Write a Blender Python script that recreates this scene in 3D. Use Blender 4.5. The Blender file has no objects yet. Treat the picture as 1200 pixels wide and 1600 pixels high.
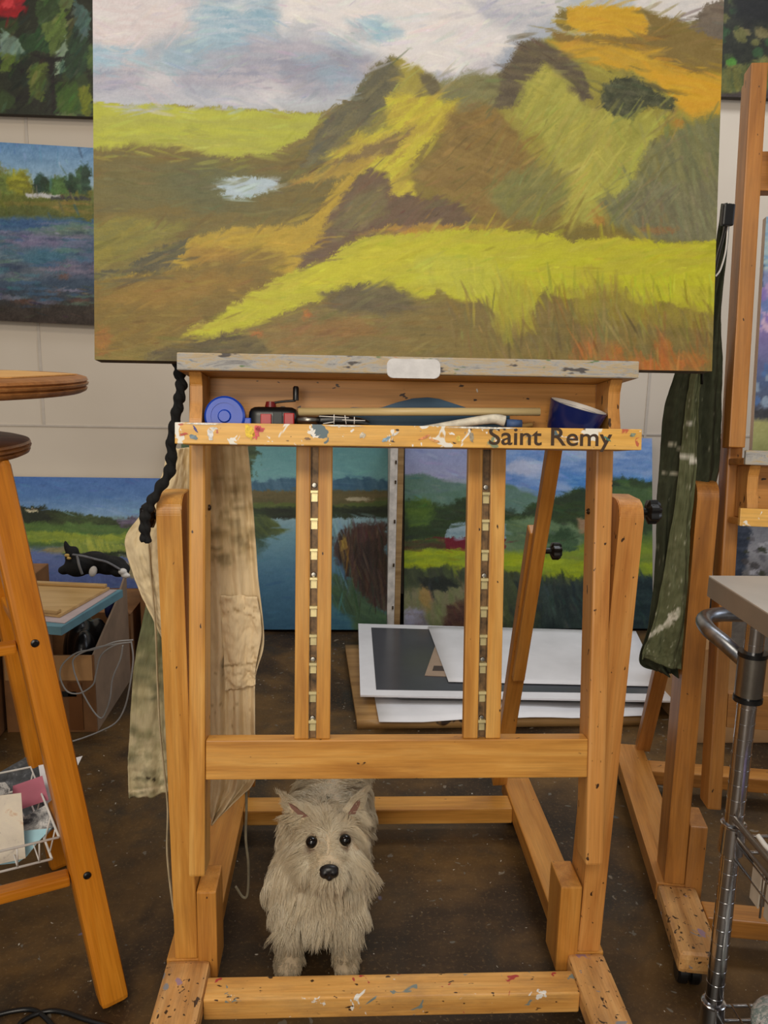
import bpy, bmesh, math, random
import numpy as np
from mathutils import Vector, Matrix, noise as mnoise
from mathutils.kdtree import KDTree
random.seed(7); np.random.seed(7)
SC=bpy.context.scene; COL=SC.collection
# ------------------------------------------------------------------ camera
CAM_H=1.15; FPX=1300.0
YAW,PITCH,ROLL=math.radians(3.0),math.radians(11.3),math.radians(1.15)
CC=np.array([0.,0.,CAM_H])
_F=np.array([math.sin(YAW)*math.cos(PITCH),math.cos(YAW)*math.cos(PITCH),-math.sin(PITCH)])
_R0=np.array([math.cos(YAW),-math.sin(YAW),0.]); _U0=np.cross(_R0,_F)
_R=_R0*math.cos(ROLL)+_U0*math.sin(ROLL); _U=_U0*math.cos(ROLL)-_R0*math.sin(ROLL)
def proj(P):
    d=P-CC; z=d@_F
    return 600+FPX*(d@_R)/z, 800-FPX*(d@_U)/z
def ray(x,y): return _F+_R*(x-600)/FPX-_U*(y-800)/FPX
def atY(x,y,Y): r=ray(x,y); return Vector(CC+r*(Y/r[1]))
def atZ(x,y,Z): r=ray(x,y); return Vector(CC+r*((Z-CAM_H)/r[2]))
cam=bpy.data.cameras.new('camera'); co=bpy.data.objects.new('camera',cam); COL.objects.link(co)
cam.sensor_fit='VERTICAL'; cam.sensor_height=24; cam.lens=24*FPX/1600
M=Matrix(((_R[0],_U[0],-_F[0],CC[0]),(_R[1],_U[1],-_F[1],CC[1]),(_R[2],_U[2],-_F[2],CC[2]),(0,0,0,1)))
co.matrix_world=M; cam.clip_start=.05; SC.camera=co
# ------------------------------------------------------------------ helpers
W={}
def lin(c):
    c=np.asarray(c,float)/255.
    return np.where(c<=.04045,c/12.92,((c+.055)/1.055)**2.4)
def L4(c): return tuple(float(v) for v in lin(c))+(1.,)
def props(o,label=None,cat=None,group=None,kind=None):
    if label: o['label']=label
    if cat: o['category']=cat
    if group: o['group']=group
    if kind: o['kind']=kind
    return o
def empty(name,loc,label,cat,group=None):
    o=bpy.data.objects.new(name,None); COL.objects.link(o); o.empty_display_size=.05
    W[o.name]=Matrix.Translation(Vector(loc)); o.matrix_basis=W[o.name]
    return props(o,label,cat,group)
def link(name,me,mat,parent=None,M=None,smooth=False):
    o=bpy.data.objects.new(name,me); COL.objects.link(o)
    if mat is not None and not me.materials: me.materials.append(mat)
    M=M or Matrix.Identity(4); W[o.name]=M.copy()
    if parent is not None:
        o.parent=parent; o.matrix_basis=W[parent.name].inverted()@M
    else: o.matrix_basis=M
    if smooth: me.polygons.foreach_set('use_smooth',[True]*len(me.polygons))
    return o
def bm2me(bm,name='m'):
    me=bpy.data.meshes.new(name); bmesh.ops.recalc_face_normals(bm,faces=bm.faces); bm.to_mesh(me); bm.free(); return me
def boxbm(dx,dy,dz,bev=0,seg=2,c=(0,0,0)):
    bm=bmesh.new(); bmesh.ops.create_cube(bm,size=1)
    for v in bm.verts: v.co=Vector((v.co.x*dx+c[0],v.co.y*dy+c[1],v.co.z*dz+c[2]))
    if bev: bmesh.ops.bevel(bm,geom=bm.edges[:],offset=bev,segments=seg,affect='EDGES',profile=.6)
    return bm
def frame_m(A,B,up):
    A,B=Vector(A),Vector(B); x=(B-A).normalized(); up=Vector(up)
    z=(up-x*up.dot(x)).normalized(); y=z.cross(x)
    M=Matrix((x,y,z)).transposed().to_4x4(); M.translation=(A+B)/2
    return M
def board(name,parent,A,B,w,t,up,mat,bev=.003,pre=None):
    """board from A to B; t = thickness along up, w = width across"""
    M=frame_m(A,B,up)
    if pre is not None: M=pre@M
    L=(Vector(B)-Vector(A)).length
    return link(name,bm2me(boxbm(L,w,t,bev)),mat,parent,M)
def box(name,parent,lo,hi,mat,bev=.002,M=None):
    lo,hi=Vector(lo),Vector(hi); c=(lo+hi)/2; d=hi-lo
    MM=Matrix.Translation(c)
    if M is not None: MM=M@MM
    return link(name,bm2me(boxbm(d.x,d.y,d.z,bev)),mat,parent,MM)
def catmull(pts,n=8):
    P=[Vector(p) for p in pts]; P=[P[0]*2-P[1]]+P+[P[-1]*2-P[-2]]; out=[]
    for i in range(1,len(P)-2):
        a,b,c,d=P[i-1:i+3]
        for k in range(n):
            t=k/n; out.append(.5*((2*b)+(c-a)*t+(2*a-5*b+4*c-d)*t*t+(3*b-a-3*c+d)*t**3))
    out.append(P[-2]); return out
def tubebm(path,r,seg=10,bm=None,cap=True,flat=1.0):
    bm=bm or bmesh.new(); rings=[]; prev=None
    n=len(path)
    for i,p in enumerate(path):
        d=(path[min(i+1,n-1)]-path[max(i-1,0)]).normalized()
        if prev is None:
            a=Vector((0,0,1)) if abs(d.z)<.9 else Vector((1,0,0)); x=d.cross(a).normalized()
        else: x=(prev-d*prev.dot(d)).normalized()
        prev=x; y=d.cross(x); rr=r(i/(n-1)) if callable(r) else r
        rings.append([bm.verts.new(p+x*rr*math.cos(2*math.pi*k/seg)+y*rr*flat*math.sin(2*math.pi*k/seg)) for k in range(seg)])
    for a,b in zip(rings,rings[1:]):
        for k in range(seg): bm.faces.new((a[k],a[(k+1)%seg],b[(k+1)%seg],b[k]))
    if cap: bm.faces.new(rings[0][::-1]); bm.faces.new(rings[-1])
    return bm
def tube(name,parent,pts,r,mat,n=8,seg=10,M=None,flat=1.0,straight=False):
    path=[Vector(p) for p in pts] if straight else catmull(pts,n)
    o=Vector(path[0]); path=[p-o for p in path]; MM=Matrix.Translation(o)
    if M is not None: MM=M@MM
    return link(name,bm2me(tubebm(path,r,seg,flat=flat)),mat,parent,MM,smooth=True)
def lathebm(prof,seg=48,bm=None):
    """prof list of (r,z)"""
    bm=bm or bmesh.new(); rings=[]
    for r,z in prof:
        if r<1e-6: rings.append([bm.verts.new((0,0,z))])
        else: rings.append([bm.verts.new((r*math.cos(2*math.pi*k/seg),r*math.sin(2*math.pi*k/seg),z)) for k in range(seg)])
    for a,b in zip(rings,rings[1:]):
        for k in range(seg):
            k2=(k+1)%seg
            if len(a)==1 and len(b)>1: bm.faces.new((a[0],b[k],b[k2]))
            elif len(b)==1 and len(a)>1: bm.faces.new((a[k],a[k2],b[0]))
            elif len(a)>1: bm.faces.new((a[k],a[k2],b[k2],b[k]))
    return bm
def lathe(name,parent,prof,mat,M,seg=48,smooth=True):
    o=link(name,bm2me(lathebm(prof,seg)),mat,parent,M,smooth=smooth)
    if smooth:
        md=o.modifiers.new('edge','EDGE_SPLIT'); md.split_angle=math.radians(40)
    return o
def prism(name,parent,pts,axis,a,b,mat,M=None,bev=0):
    """extrude a 2D outline (in the two other axes) along axis from a to b"""
    bm=bmesh.new(); f=[]
    def mk(p,t): return {'x':(t,p[0],p[1]),'y':(p[0],t,p[1]),'z':(p[0],p[1],t)}[axis]
    va=[bm.verts.new(mk(p,a)) for p in pts]; vb=[bm.verts.new(mk(p,b)) for p in pts]
    bm.faces.new(va); bm.faces.new(vb[::-1]); n=len(pts)
    for i in range(n): bm.faces.new((va[i],va[(i+1)%n],vb[(i+1)%n],vb[i]))
    if bev: bmesh.ops.bevel(bm,geom=bm.edges[:],offset=bev,segments=2,affect='EDGES')
    return link(name,bm2me(bm),mat,parent,M)
def gridmesh(P,name='g',closed=False):
    """P array rows x cols x 3"""
    r,c,_=P.shape; me=bpy.data.meshes.new(name)
    i=np.arange(r*c).reshape(r,c)
    q=np.stack([i[:-1,:-1],i[:-1,1:],i[1:,1:],i[1:,:-1]],-1).reshape(-1,4)
    me.vertices.add(r*c); me.vertices.foreach_set('co',P.reshape(-1).astype(np.float32))
    me.loops.add(q.size); me.loops.foreach_set('vertex_index',q.reshape(-1).astype(np.int32))
    me.polygons.add(len(q)); me.polygons.foreach_set('loop_start',np.arange(0,q.size,4,dtype=np.int32))
    me.polygons.foreach_set('loop_total',np.full(len(q),4,dtype=np.int32)); me.update(); me.validate()
    return me
def setcol(me,rgb):
    a=me.color_attributes.new('paint','FLOAT_COLOR','POINT')
    d=np.ones((len(me.vertices),4),np.float32); d[:,:3]=rgb
    a.data.foreach_set('color',d.reshape(-1))
# ------------------------------------------------------------------ materials
class NT:
    def __init__(s,name):
        s.m=bpy.data.materials.new(name); s.m.use_nodes=True; s.t=s.m.node_tree; s.n=s.t.nodes; s.l=s.t.links
        s.b=s.n['Principled BSDF']
    def add(s,ty,**k):
        n=s.n.new(ty)
        for a,v in k.items():
            if a.startswith('i_'): n.inputs[a[2:].replace('_',' ')].default_value=v
            else: setattr(n,a,v)
        return n
    def lk(s,a,b): s.l.new(a,b)
    def coords(s,scale=(1,1,1),rand=True,src='Object'):
        tc=s.add('ShaderNodeTexCoord'); mp=s.add('ShaderNodeMapping'); mp.inputs['Scale'].default_value=scale
        out=tc.outputs[src]
        if rand:
            oi=s.add('ShaderNodeObjectInfo'); mu=s.add('ShaderNodeVectorMath',operation='ADD')
            ml=s.add('ShaderNodeMath',operation='MULTIPLY'); ml.inputs[1].default_value=37.
            s.lk(oi.outputs['Random'],ml.inputs[0]); s.lk(out,mu.inputs[0]); s.lk(ml.outputs[0],mu.inputs[1]); out=mu.outputs[0]
        s.lk(out,mp.inputs['Vector']); return mp.outputs[0]
    def noise(s,vec,scale=5,detail=4,rough=.55,dist=0):
        n=s.add('ShaderNodeTexNoise'); n.inputs['Scale'].default_value=scale; n.inputs['Detail'].default_value=detail
        n.inputs['Roughness'].default_value=rough; n.inputs['Distortion'].default_value=dist; s.lk(vec,n.inputs['Vector']); return n
    def ramp(s,fac,stops,interp='LINEAR'):
        r=s.add('ShaderNodeValToRGB'); r.color_ramp.interpolation=interp; e=r.color_ramp.elements
        while len(e)<len(stops): e.new(.5)
        for el,(p,c) in zip(e,stops): el.position=p; el.color=c if len(c)==4 else L4(c)
        s.lk(fac,r.inputs[0]); return r.outputs[0]
    def mix(s,fac,a,b,blend='MIX'):
        m=s.add('ShaderNodeMix',data_type='RGBA',blend_type=blend)
        for v,i in ((fac,0),(a,6),(b,7)):
            if hasattr(v,'links'): s.lk(v,m.inputs[i])
            else: m.inputs[i].default_value=v if i==0 else (v if len(v)==4 else L4(v))
        return m.outputs[2]
    def thr(s,fac,a,b): return s.ramp(fac,[(a,(0,0,0,1)),(b,(1,1,1,1))])
    def base(s,c,rough=.5,metal=0,spec=.5):
        if hasattr(c,'links'): s.lk(c,s.b.inputs['Base Color'])
        else: s.b.inputs['Base Color'].default_value=L4(c)
        s.b.inputs['Roughness'].default_value=rough; s.b.inputs['Metallic'].default_value=metal
        s.b.inputs['Specular IOR Level'].default_value=spec
    def bump(s,h,strength=.3,dist=.002):
        b=s.add('ShaderNodeBump'); b.inputs['Strength'].default_value=strength; b.inputs['Distance'].default_value=dist
        s.lk(h,b.inputs['Height']); s.lk(b.outputs[0],s.b.inputs['Normal'])
def wood(name,c1,c2,c3,rough=.38,splat=(),specks=.0,gscale=1.,dirt=0.):
    t=NT(name); v=t.coords((1.3*gscale,16*gscale,16*gscale)); n=t.noise(v,2.2,5,.6,.5)
    col=t.ramp(n.outputs[0],[(.3,c1),(.5,c2),(.72,c3)])
    v2=t.coords((6,190,190)); n2=t.noise(v2,1.6,3)
    g=t.ramp(n2.outputs[0],[(.3,(.72,.72,.72,1)),(.6,(1.05,1.05,1.05,1))]); col=t.mix(.55,col,g,'MULTIPLY')
    if specks:
        v3=t.coords((30,55,55)); n3=t.noise(v3,1.5,2); col=t.mix(t.thr(n3.outputs[0],.74-specks*.06,.77-specks*.06),col,(62,40,22))
    if dirt:
        v5=t.coords((5,14,14)); n5=t.noise(v5,1.5,5,.7); f=t.thr(n5.outputs[0],.45,.75)
        mm=t.add('ShaderNodeMath',operation='MULTIPLY'); mm.inputs[1].default_value=dirt; t.lk(f,mm.inputs[0]); col=t.mix(mm.outputs[0],col,(92,76,66))
    for i,(c,sc,th) in enumerate(splat):
        tc=t.coords((sc,sc,sc)); ad=t.add('ShaderNodeVectorMath',operation='ADD'); ad.inputs[1].default_value=(i*7.3+1,i*3.1,i*5.7); t.lk(tc,ad.inputs[0])
        nn=t.noise(ad.outputs[0],1.,3,.6,.6); col=t.mix(t.thr(nn.outputs[0],th,th+.02),col,c)
    t.base(col,rough,0,.4); t.bump(n2.outputs[0],.08,.001); return t.m
def plain(name,c,rough=.5,metal=0,var=.0,vs=20,spec=.5,bump=0):
    t=NT(name)
    vv=t.coords((vs,vs,vs)); n=t.noise(vv,1,4)
    k=max(var,.04); c=np.array(c,float)
    col=t.ramp(n.outputs[0],[(.3,tuple(np.clip(c*(1-k),0,255))),(.7,tuple(np.clip(c*(1+k),0,255)))])
    t.base(col,rough,metal,spec)
    if bump: t.bump(n.outputs[0],bump,.002)
    return t.m
SP=[((226,222,214),26,.71),((58,92,120),34,.735),((150,60,52),30,.75),((200,170,60),24,.76)]
m_wood=wood('beech_wood',(178,118,46),(206,146,66),(224,170,90),specks=.3,dirt=.15)
m_wood2=wood('beech_wood_side',(166,104,40),(190,128,54),(208,148,72),specks=.2,dirt=.12)
m_wood_sp=wood('paint_spotted_beech',(186,128,58),(214,158,84),(228,178,106),splat=[((226,222,214),26,.66),((120,130,125),20,.66),((170,60,56),22,.68)],specks=1.2,dirt=.45)
m_wood_tray=wood('paint_smeared_pine',(204,148,62),(228,174,84),(236,188,106),splat=[((232,228,216),24,.62),((88,108,116),30,.65),((190,100,70),26,.66),((130,140,110),18,.65),((236,232,224),50,.64)],specks=1.0,dirt=.3)
m_wood_foot=wood('worn_foot_beech',(176,124,68),(204,152,92),(218,172,112),splat=[((158,128,142),14,.66),((134,132,134),22,.66),((66,50,38),80,.64),((198,190,186),40,.69)],specks=1.4,dirt=.5)
m_wood_b=wood('aged_beech',(152,98,42),(182,122,56),(198,140,74),specks=.3,dirt=.25)
m_wood_b2=wood('aged_beech_side',(148,94,40),(174,116,54),(188,132,72),specks=.3,dirt=.35)
m_stool=wood('honey_oak',(168,96,16),(196,120,28),(214,140,44),rough=.3,gscale=.7)
m_stool_dark=wood('brown_oak',(138,88,46),(166,110,60),(186,128,74),rough=.35)
def ledge_mat():
    t=NT('paint_caked_ledge'); v=t.coords((10,60,60)); n=t.noise(v,1.2,8,.85,.6)
    col=t.ramp(n.outputs[0],[(.25,(80,76,74)),(.38,(128,126,126)),(.47,(170,168,164)),(.55,(184,160,118)),(.63,(152,150,146)),(.75,(206,204,200))])
    for i,(c,th) in enumerate((((96,120,80),.66),((186,114,74),.68),((90,116,140),.67),((80,74,72),.63))):
        a=t.add('ShaderNodeVectorMath',operation='ADD'); a.inputs[1].default_value=(i*11+3,i*4,i*9); vv=t.coords((22,60,60)); t.lk(vv,a.inputs[0])
        nn=t.noise(a.outputs[0],1,3); col=t.mix(t.thr(nn.outputs[0],th,th+.04),col,c)
    t.base(col,.6); t.bump(n.outputs[0],.5,.002); return t.m
m_ledge=ledge_mat()
m_black=plain('black_plastic',(14,14,15),.35,0,.2)
m_blackcloth=plain('black_cloth',(12,12,13),.9,0,.3,80,bump=.5)
m_steel=plain('dull_steel',(150,146,138),.32,1,.1)
m_brass=plain('brassy_steel',(222,206,152),.3,.45,.1)
m_darkmetal=plain('dark_bronze',(70,54,38),.4,.8,.2)
m_chrome=plain('chrome',(196,196,198),.16,1,.06)
m_galv=plain('galvanised_tube',(158,162,168),.34,1,.2,30)
m_white=plain('white_paint',(214,210,204),.5,0,.05)
m_paper=plain('white_paper',(222,222,226),.6,0,.03,6)
m_card=plain('tan_cardboard',(176,134,88),.8,0,.08,10)
m_carddark=plain('brown_cardboard',(128,88,52),.85,0,.12,10)
m_blue=plain('blue_plastic',(22,72,190),.3)
m_red=plain('red_plastic',(170,26,28),.3)
m_navy=plain('navy_enamel',(16,30,88),.25)
m_redknob=m_red
# floor
def floor_mat():
    t=NT('stained_concrete'); v=t.coords((1,1,1),rand=False); n=t.noise(v,1.6,8,.62,.3); n2=t.noise(v,9,6,.65)
    col=t.ramp(n.outputs[0],[(.36,(38,28,18)),(.46,(64,47,29)),(.55,(100,74,40)),(.66,(66,52,36))])
    g=t.ramp(n2.outputs[0],[(.3,(.62,.62,.62,1)),(.7,(1.2,1.2,1.2,1))]); col=t.mix(.7,col,g,'MULTIPLY')
    n3=t.noise(v,3.1,4,.6,.8); col=t.mix(t.thr(n3.outputs[0],.52,.75),col,(42,44,40))
    n4=t.noise(v,130,3,.7); col=t.mix(t.thr(n4.outputs[0],.56,.78),col,(118,94,62))
    for i,(c,sc,th) in enumerate((((120,108,92),24,.72),((104,98,88),48,.72),((100,92,108),15,.75),((160,142,60),11,.78),((88,88,84),9,.75),((180,172,158),90,.735),((112,102,88),34,.72),((196,190,180),30,.765))):
        a=t.add('ShaderNodeVectorMath',operation='ADD'); a.inputs[1].default_value=(i*5.1,i*8.3,i*2.2); t.lk(v,a.inputs[0])
        nn=t.noise(a.outputs[0],sc,2,.5,.4); col=t.mix(t.thr(nn.outputs[0],th,th+.015),col,c)
    t.base(col,.5,0,.3); t.bump(n2.outputs[0],.25,.003); return t.m
def wall_mat():
    t=NT('painted_wall_panel'); v=t.coords((1,1,1),rand=False); n=t.noise(v,1.2,4)
    col=t.ramp(n.outputs[0],[(.3,(196,184,168)),(.7,(208,197,182))]); n2=t.noise(v,60,3)
    t.base(col,.65,0,.3); t.bump(n2.outputs[0],.06,.002); return t.m
m_floor=floor_mat(); m_wall=wall_mat()
def paint_mat(name,rough=.5,weave=True,bs=.25):
    t=NT(name); a=t.add('ShaderNodeVertexColor',layer_name='paint')
    t.lk(a.outputs[0],t.b.inputs['Base Color']); t.b.inputs['Roughness'].default_value=rough; t.b.inputs['Specular IOR Level'].default_value=.35
    v=t.coords((60,200,60),rand=False); n=t.noise(v,1.5,4,.6,.5); t.bump(n.outputs[0],bs,.0015); return t.m
m_oil=paint_mat('oil_paint'); m_print=paint_mat('printed_card',.4,bs=.02)
def cloth_mat(name,c,c2,spots,stain,ss=9,splot=None):
    t=NT(name); v=t.coords((1,1,1),rand=False); n=t.noise(v,ss,6,.65)
    col=t.ramp(n.outputs[0],[(.35,c),(.7,c2)])
    n2=t.noise(v,70,3,.6); col=t.mix(t.thr(n2.outputs[0],.70,.74),col,spots)
    if stain is not None:
        n3=t.noise(v,5,5,.7,.3); col=t.mix(t.thr(n3.outputs[0],.5,.8),col,stain)
    if splot: 
        n4=t.noise(v,splot[1],4,.7,.6); col=t.mix(t.thr(n4.outputs[0],splot[2],splot[2]+.02),col,splot[0])
    w=t.noise(v,600,2); t.base(col,.9,0,.15); t.bump(w.outputs[0],.3,.001)
    t.b.inputs['Sheen Weight'].default_value=.1
    return t.m
m_apron=cloth_mat('canvas_apron_cloth',(196,176,136),(214,198,162),(120,96,60),(168,146,100))
m_apron2=cloth_mat('green_stained_cloth',(150,140,104),(186,174,138),(70,58,38),(92,98,68),6)
m_jacket=cloth_mat('olive_apron_cloth',(50,54,38),(70,74,54),(120,122,100),None,22)
m_jacket2=cloth_mat('paint_streaked_olive_cloth',(66,70,48),(92,94,68),(150,150,130),None,14)
# ------------------------------------------------------------------ noise painting
def _h(ix,iy,s):
    n=(ix.astype(np.int64)*374761393+iy.astype(np.int64)*668265263+s*1442695041)&0xffffffff
    n=((n^(n>>13))*1274126177)&0xffffffff
    return ((n^(n>>16))&0xffffff)/float(0xffffff)
def vn(x,y,s=0):
    ix=np.floor(x); iy=np.floor(y); fx=x-ix; fy=y-iy; fx=fx*fx*(3-2*fx); fy=fy*fy*(3-2*fy)
    a=_h(ix,iy,s); b=_h(ix+1,iy,s); c=_h(ix,iy+1,s); d=_h(ix+1,iy+1,s)
    return (a*(1-fx)+b*fx)*(1-fy)+(c*(1-fx)+d*fx)*fy
def fb(x,y,s=0,o=3):
    r=0;a=1;t=0
    for k in range(o): r=r+a*vn(x*2**k,y*2**k,s+k*17); t+=a; a*=.55
    return r/t
class Pic:
    def __init__(s,x,y,rag=0):
        s.x0,s.y0=x,y
        if rag: 
            an=(fb(x/90,y/70,301,2)-.5)*4; ca,sa=np.cos(an),np.sin(an); U=(x*ca+y*sa); V=(-x*sa+y*ca)
            q=fb(U/16,V/3.2,310,3)-.5; q2=fb(x/7,y/5,320,3)-.5; x=x+rag*(q*1.5+q2*1.2)*ca; y=y+rag*(q*1.5+q2*1.2)*(.6+abs(sa)*.6)
        s.x,s.y=x,y; s.c=np.zeros(x.shape+(3,)); s.k=1
    def fill(s,c): s.c[:]=c
    def vgrad(s,stops):
        ys=[p[0] for p in stops]
        for i in range(3): s.c[...,i]=np.interp(s.y,ys,[p[1][i] for p in stops])
    def _app(s,m,idx,c,var,ang,ln,wd):
        s.k+=1; x,y=s.x[idx],s.y[idx]; ca,sa=math.cos(ang),math.sin(ang)
        n=fb((x*ca+y*sa)/ln,(-x*sa+y*ca)/wd,s.k,3)-.5
        if isinstance(c[0],(tuple,list)):
            f=np.clip(.5+n*2.2,0,1)[...,None]; col=np.array(c[0],float)*(1-f)+np.array(c[1],float)*f
            col=col+(n*var)[...,None]
        else: col=np.array(c,float)+(n*2*var)[...,None]*np.array([1,1,.8])
        m=m[...,None]; s.c[idx]=s.c[idx]*(1-m)+col*m
    def poly(s,pts,c,soft=4,warp=7,ws=22,var=10,a=1,ang=0,ln=40,wd=6):
        pts=np.array(pts,float); s.k+=1; pad=soft+warp+4
        idx=np.where((s.x>pts[:,0].min()-pad)&(s.x<pts[:,0].max()+pad)&(s.y>pts[:,1].min()-pad)&(s.y<pts[:,1].max()+pad))
        if len(idx[0])==0: return
        x,y=s.x[idx],s.y[idx]
        x=x+(fb(x/ws,y/ws,s.k*3,3)-.5)*2*warp; y=y+(fb(x/ws+9,y/ws,s.k*3+1,3)-.5)*2*warp
        d=np.full(x.shape,1e9); ins=np.zeros(x.shape,bool); n=len(pts)
        for i in range(n):
            (ax,ay),(bx,by)=pts[i],pts[(i+1)%n]; ex,ey=bx-ax,by-ay; L=ex*ex+ey*ey+1e-9
            t=np.clip(((x-ax)*ex+(y-ay)*ey)/L,0,1); d=np.minimum(d,(x-ax-t*ex)**2+(y-ay-t*ey)**2)
            cond=((ay>y)!=(by>y)); ins^=cond&(x<(ex)*(y-ay)/(ey if abs(ey)>1e-9 else 1e-9)+ax)
        sd=np.sqrt(d)*np.where(ins,1,-1); m=np.clip(sd/(2*soft)+.5,0,1); m=m*m*(3-2*m)*a
        s._app(m,idx,c,var,ang,ln,wd)
    def blob(s,cx,cy,rx,ry,c,soft=.3,warp=.3,ws=15,var=10,a=1,ang=0,ln=20,wd=5):
        s.k+=1; idx=np.where((abs(s.x-cx)<rx*1.6)&(abs(s.y-cy)<ry*1.6))
        if len(idx[0])==0: return
        x,y=s.x[idx],s.y[idx]; q=np.hypot((x-cx)/rx,(y-cy)/ry)+(fb(x/ws,y/ws,s.k*5,3)-.5)*2*warp
        m=np.clip((1-q)/soft+.5,0,1)*a; s._app(m,idx,c,var,ang,ln,wd)
    def strokes(s,n,L=(10,26),Wd=(1.5,4),jit=16,seed=1,a=.6,angf=None,box=None):
        """short brush marks that pick up the colour under them, shifted a little"""
        rr=random.Random(seed); X,Y=s.x0,s.y0; cx=X.mean(0); cy=Y.mean(1); flip=cy[0]>cy[-1]
        x0,x1,y0,y1=box or (X.min(),X.max(),max(Y.min(),-10),Y.max()); H,Wn=X.shape
        for k in range(n):
            px,py=rr.uniform(x0,x1),rr.uniform(y0,y1); l=rr.uniform(*L); w=rr.uniform(*Wd)
            ang=(angf(px,py) if angf else 0)+rr.uniform(-.35,.35); ca,sa=math.cos(ang),math.sin(ang)
            def ci(v): return int(min(Wn-1,max(0,np.searchsorted(cx,v))))
            def ri(v):
                i=np.searchsorted(-cy if flip else cy,-v if flip else v); return int(min(H-1,max(0,i)))
            j0,j1=ci(px-l),ci(px+l)+1; r0,r1=sorted((ri(py-l),ri(py+l))); r1+=1
            if j1-j0<2 or r1-r0<2: continue
            sx=px+rr.uniform(-l,l)*ca*.8; sy=py+rr.uniform(-l,l)*sa*.8+rr.uniform(-w,w)*.8; col=s.c[ri(sy),ci(sx)].copy()
            b=rr.gauss(0,jit*.6); col=col+np.array([b+rr.gauss(0,jit*.3),b+rr.gauss(0,jit*.25),b*.7+rr.gauss(0,jit*.3)])
            x,y=X[r0:r1,j0:j1]-px,Y[r0:r1,j0:j1]-py; u=(x*ca+y*sa)/l; v=(-x*sa+y*ca)/w
            br=.35*(fb(v*2.2+k,u*.8,k%97,2)-.5)*2
            m=np.clip((1-np.hypot(u,v)+br)*2.2,0,1)[...,None]*a; s.c[r0:r1,j0:j1]=s.c[r0:r1,j0:j1]*(1-m)+col*m
    def dabs(s,x0,y0,x1,y1,n,cols,r=(4,10),asp=2.,seed=1,a=.9):
        rr=random.Random(seed)
        for i in range(n):
            w=rr.uniform(*r); s.blob(rr.uniform(x0,x1),rr.uniform(y0,y1),w*asp,w,rr.choice(cols),var=6,a=a,ws=6)
    def out(s,streak=3):
        n=fb(s.x0/1.7,s.y0/3.5,99,2)-.5; n=n+1.6*(fb(s.x0/14,s.y0/9,77,4)-.5)
        an=(fb(s.x0/60,s.y0/60,55,2)-.5)*5; n=n+1.3*(fb((s.x0*np.cos(an)+s.y0*np.sin(an))/22,(-s.x0*np.sin(an)+s.y0*np.cos(an))/3.2,56,3)-.5)
        return lin(np.clip(s.c+(n*2*streak)[...,None],0,255))
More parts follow.
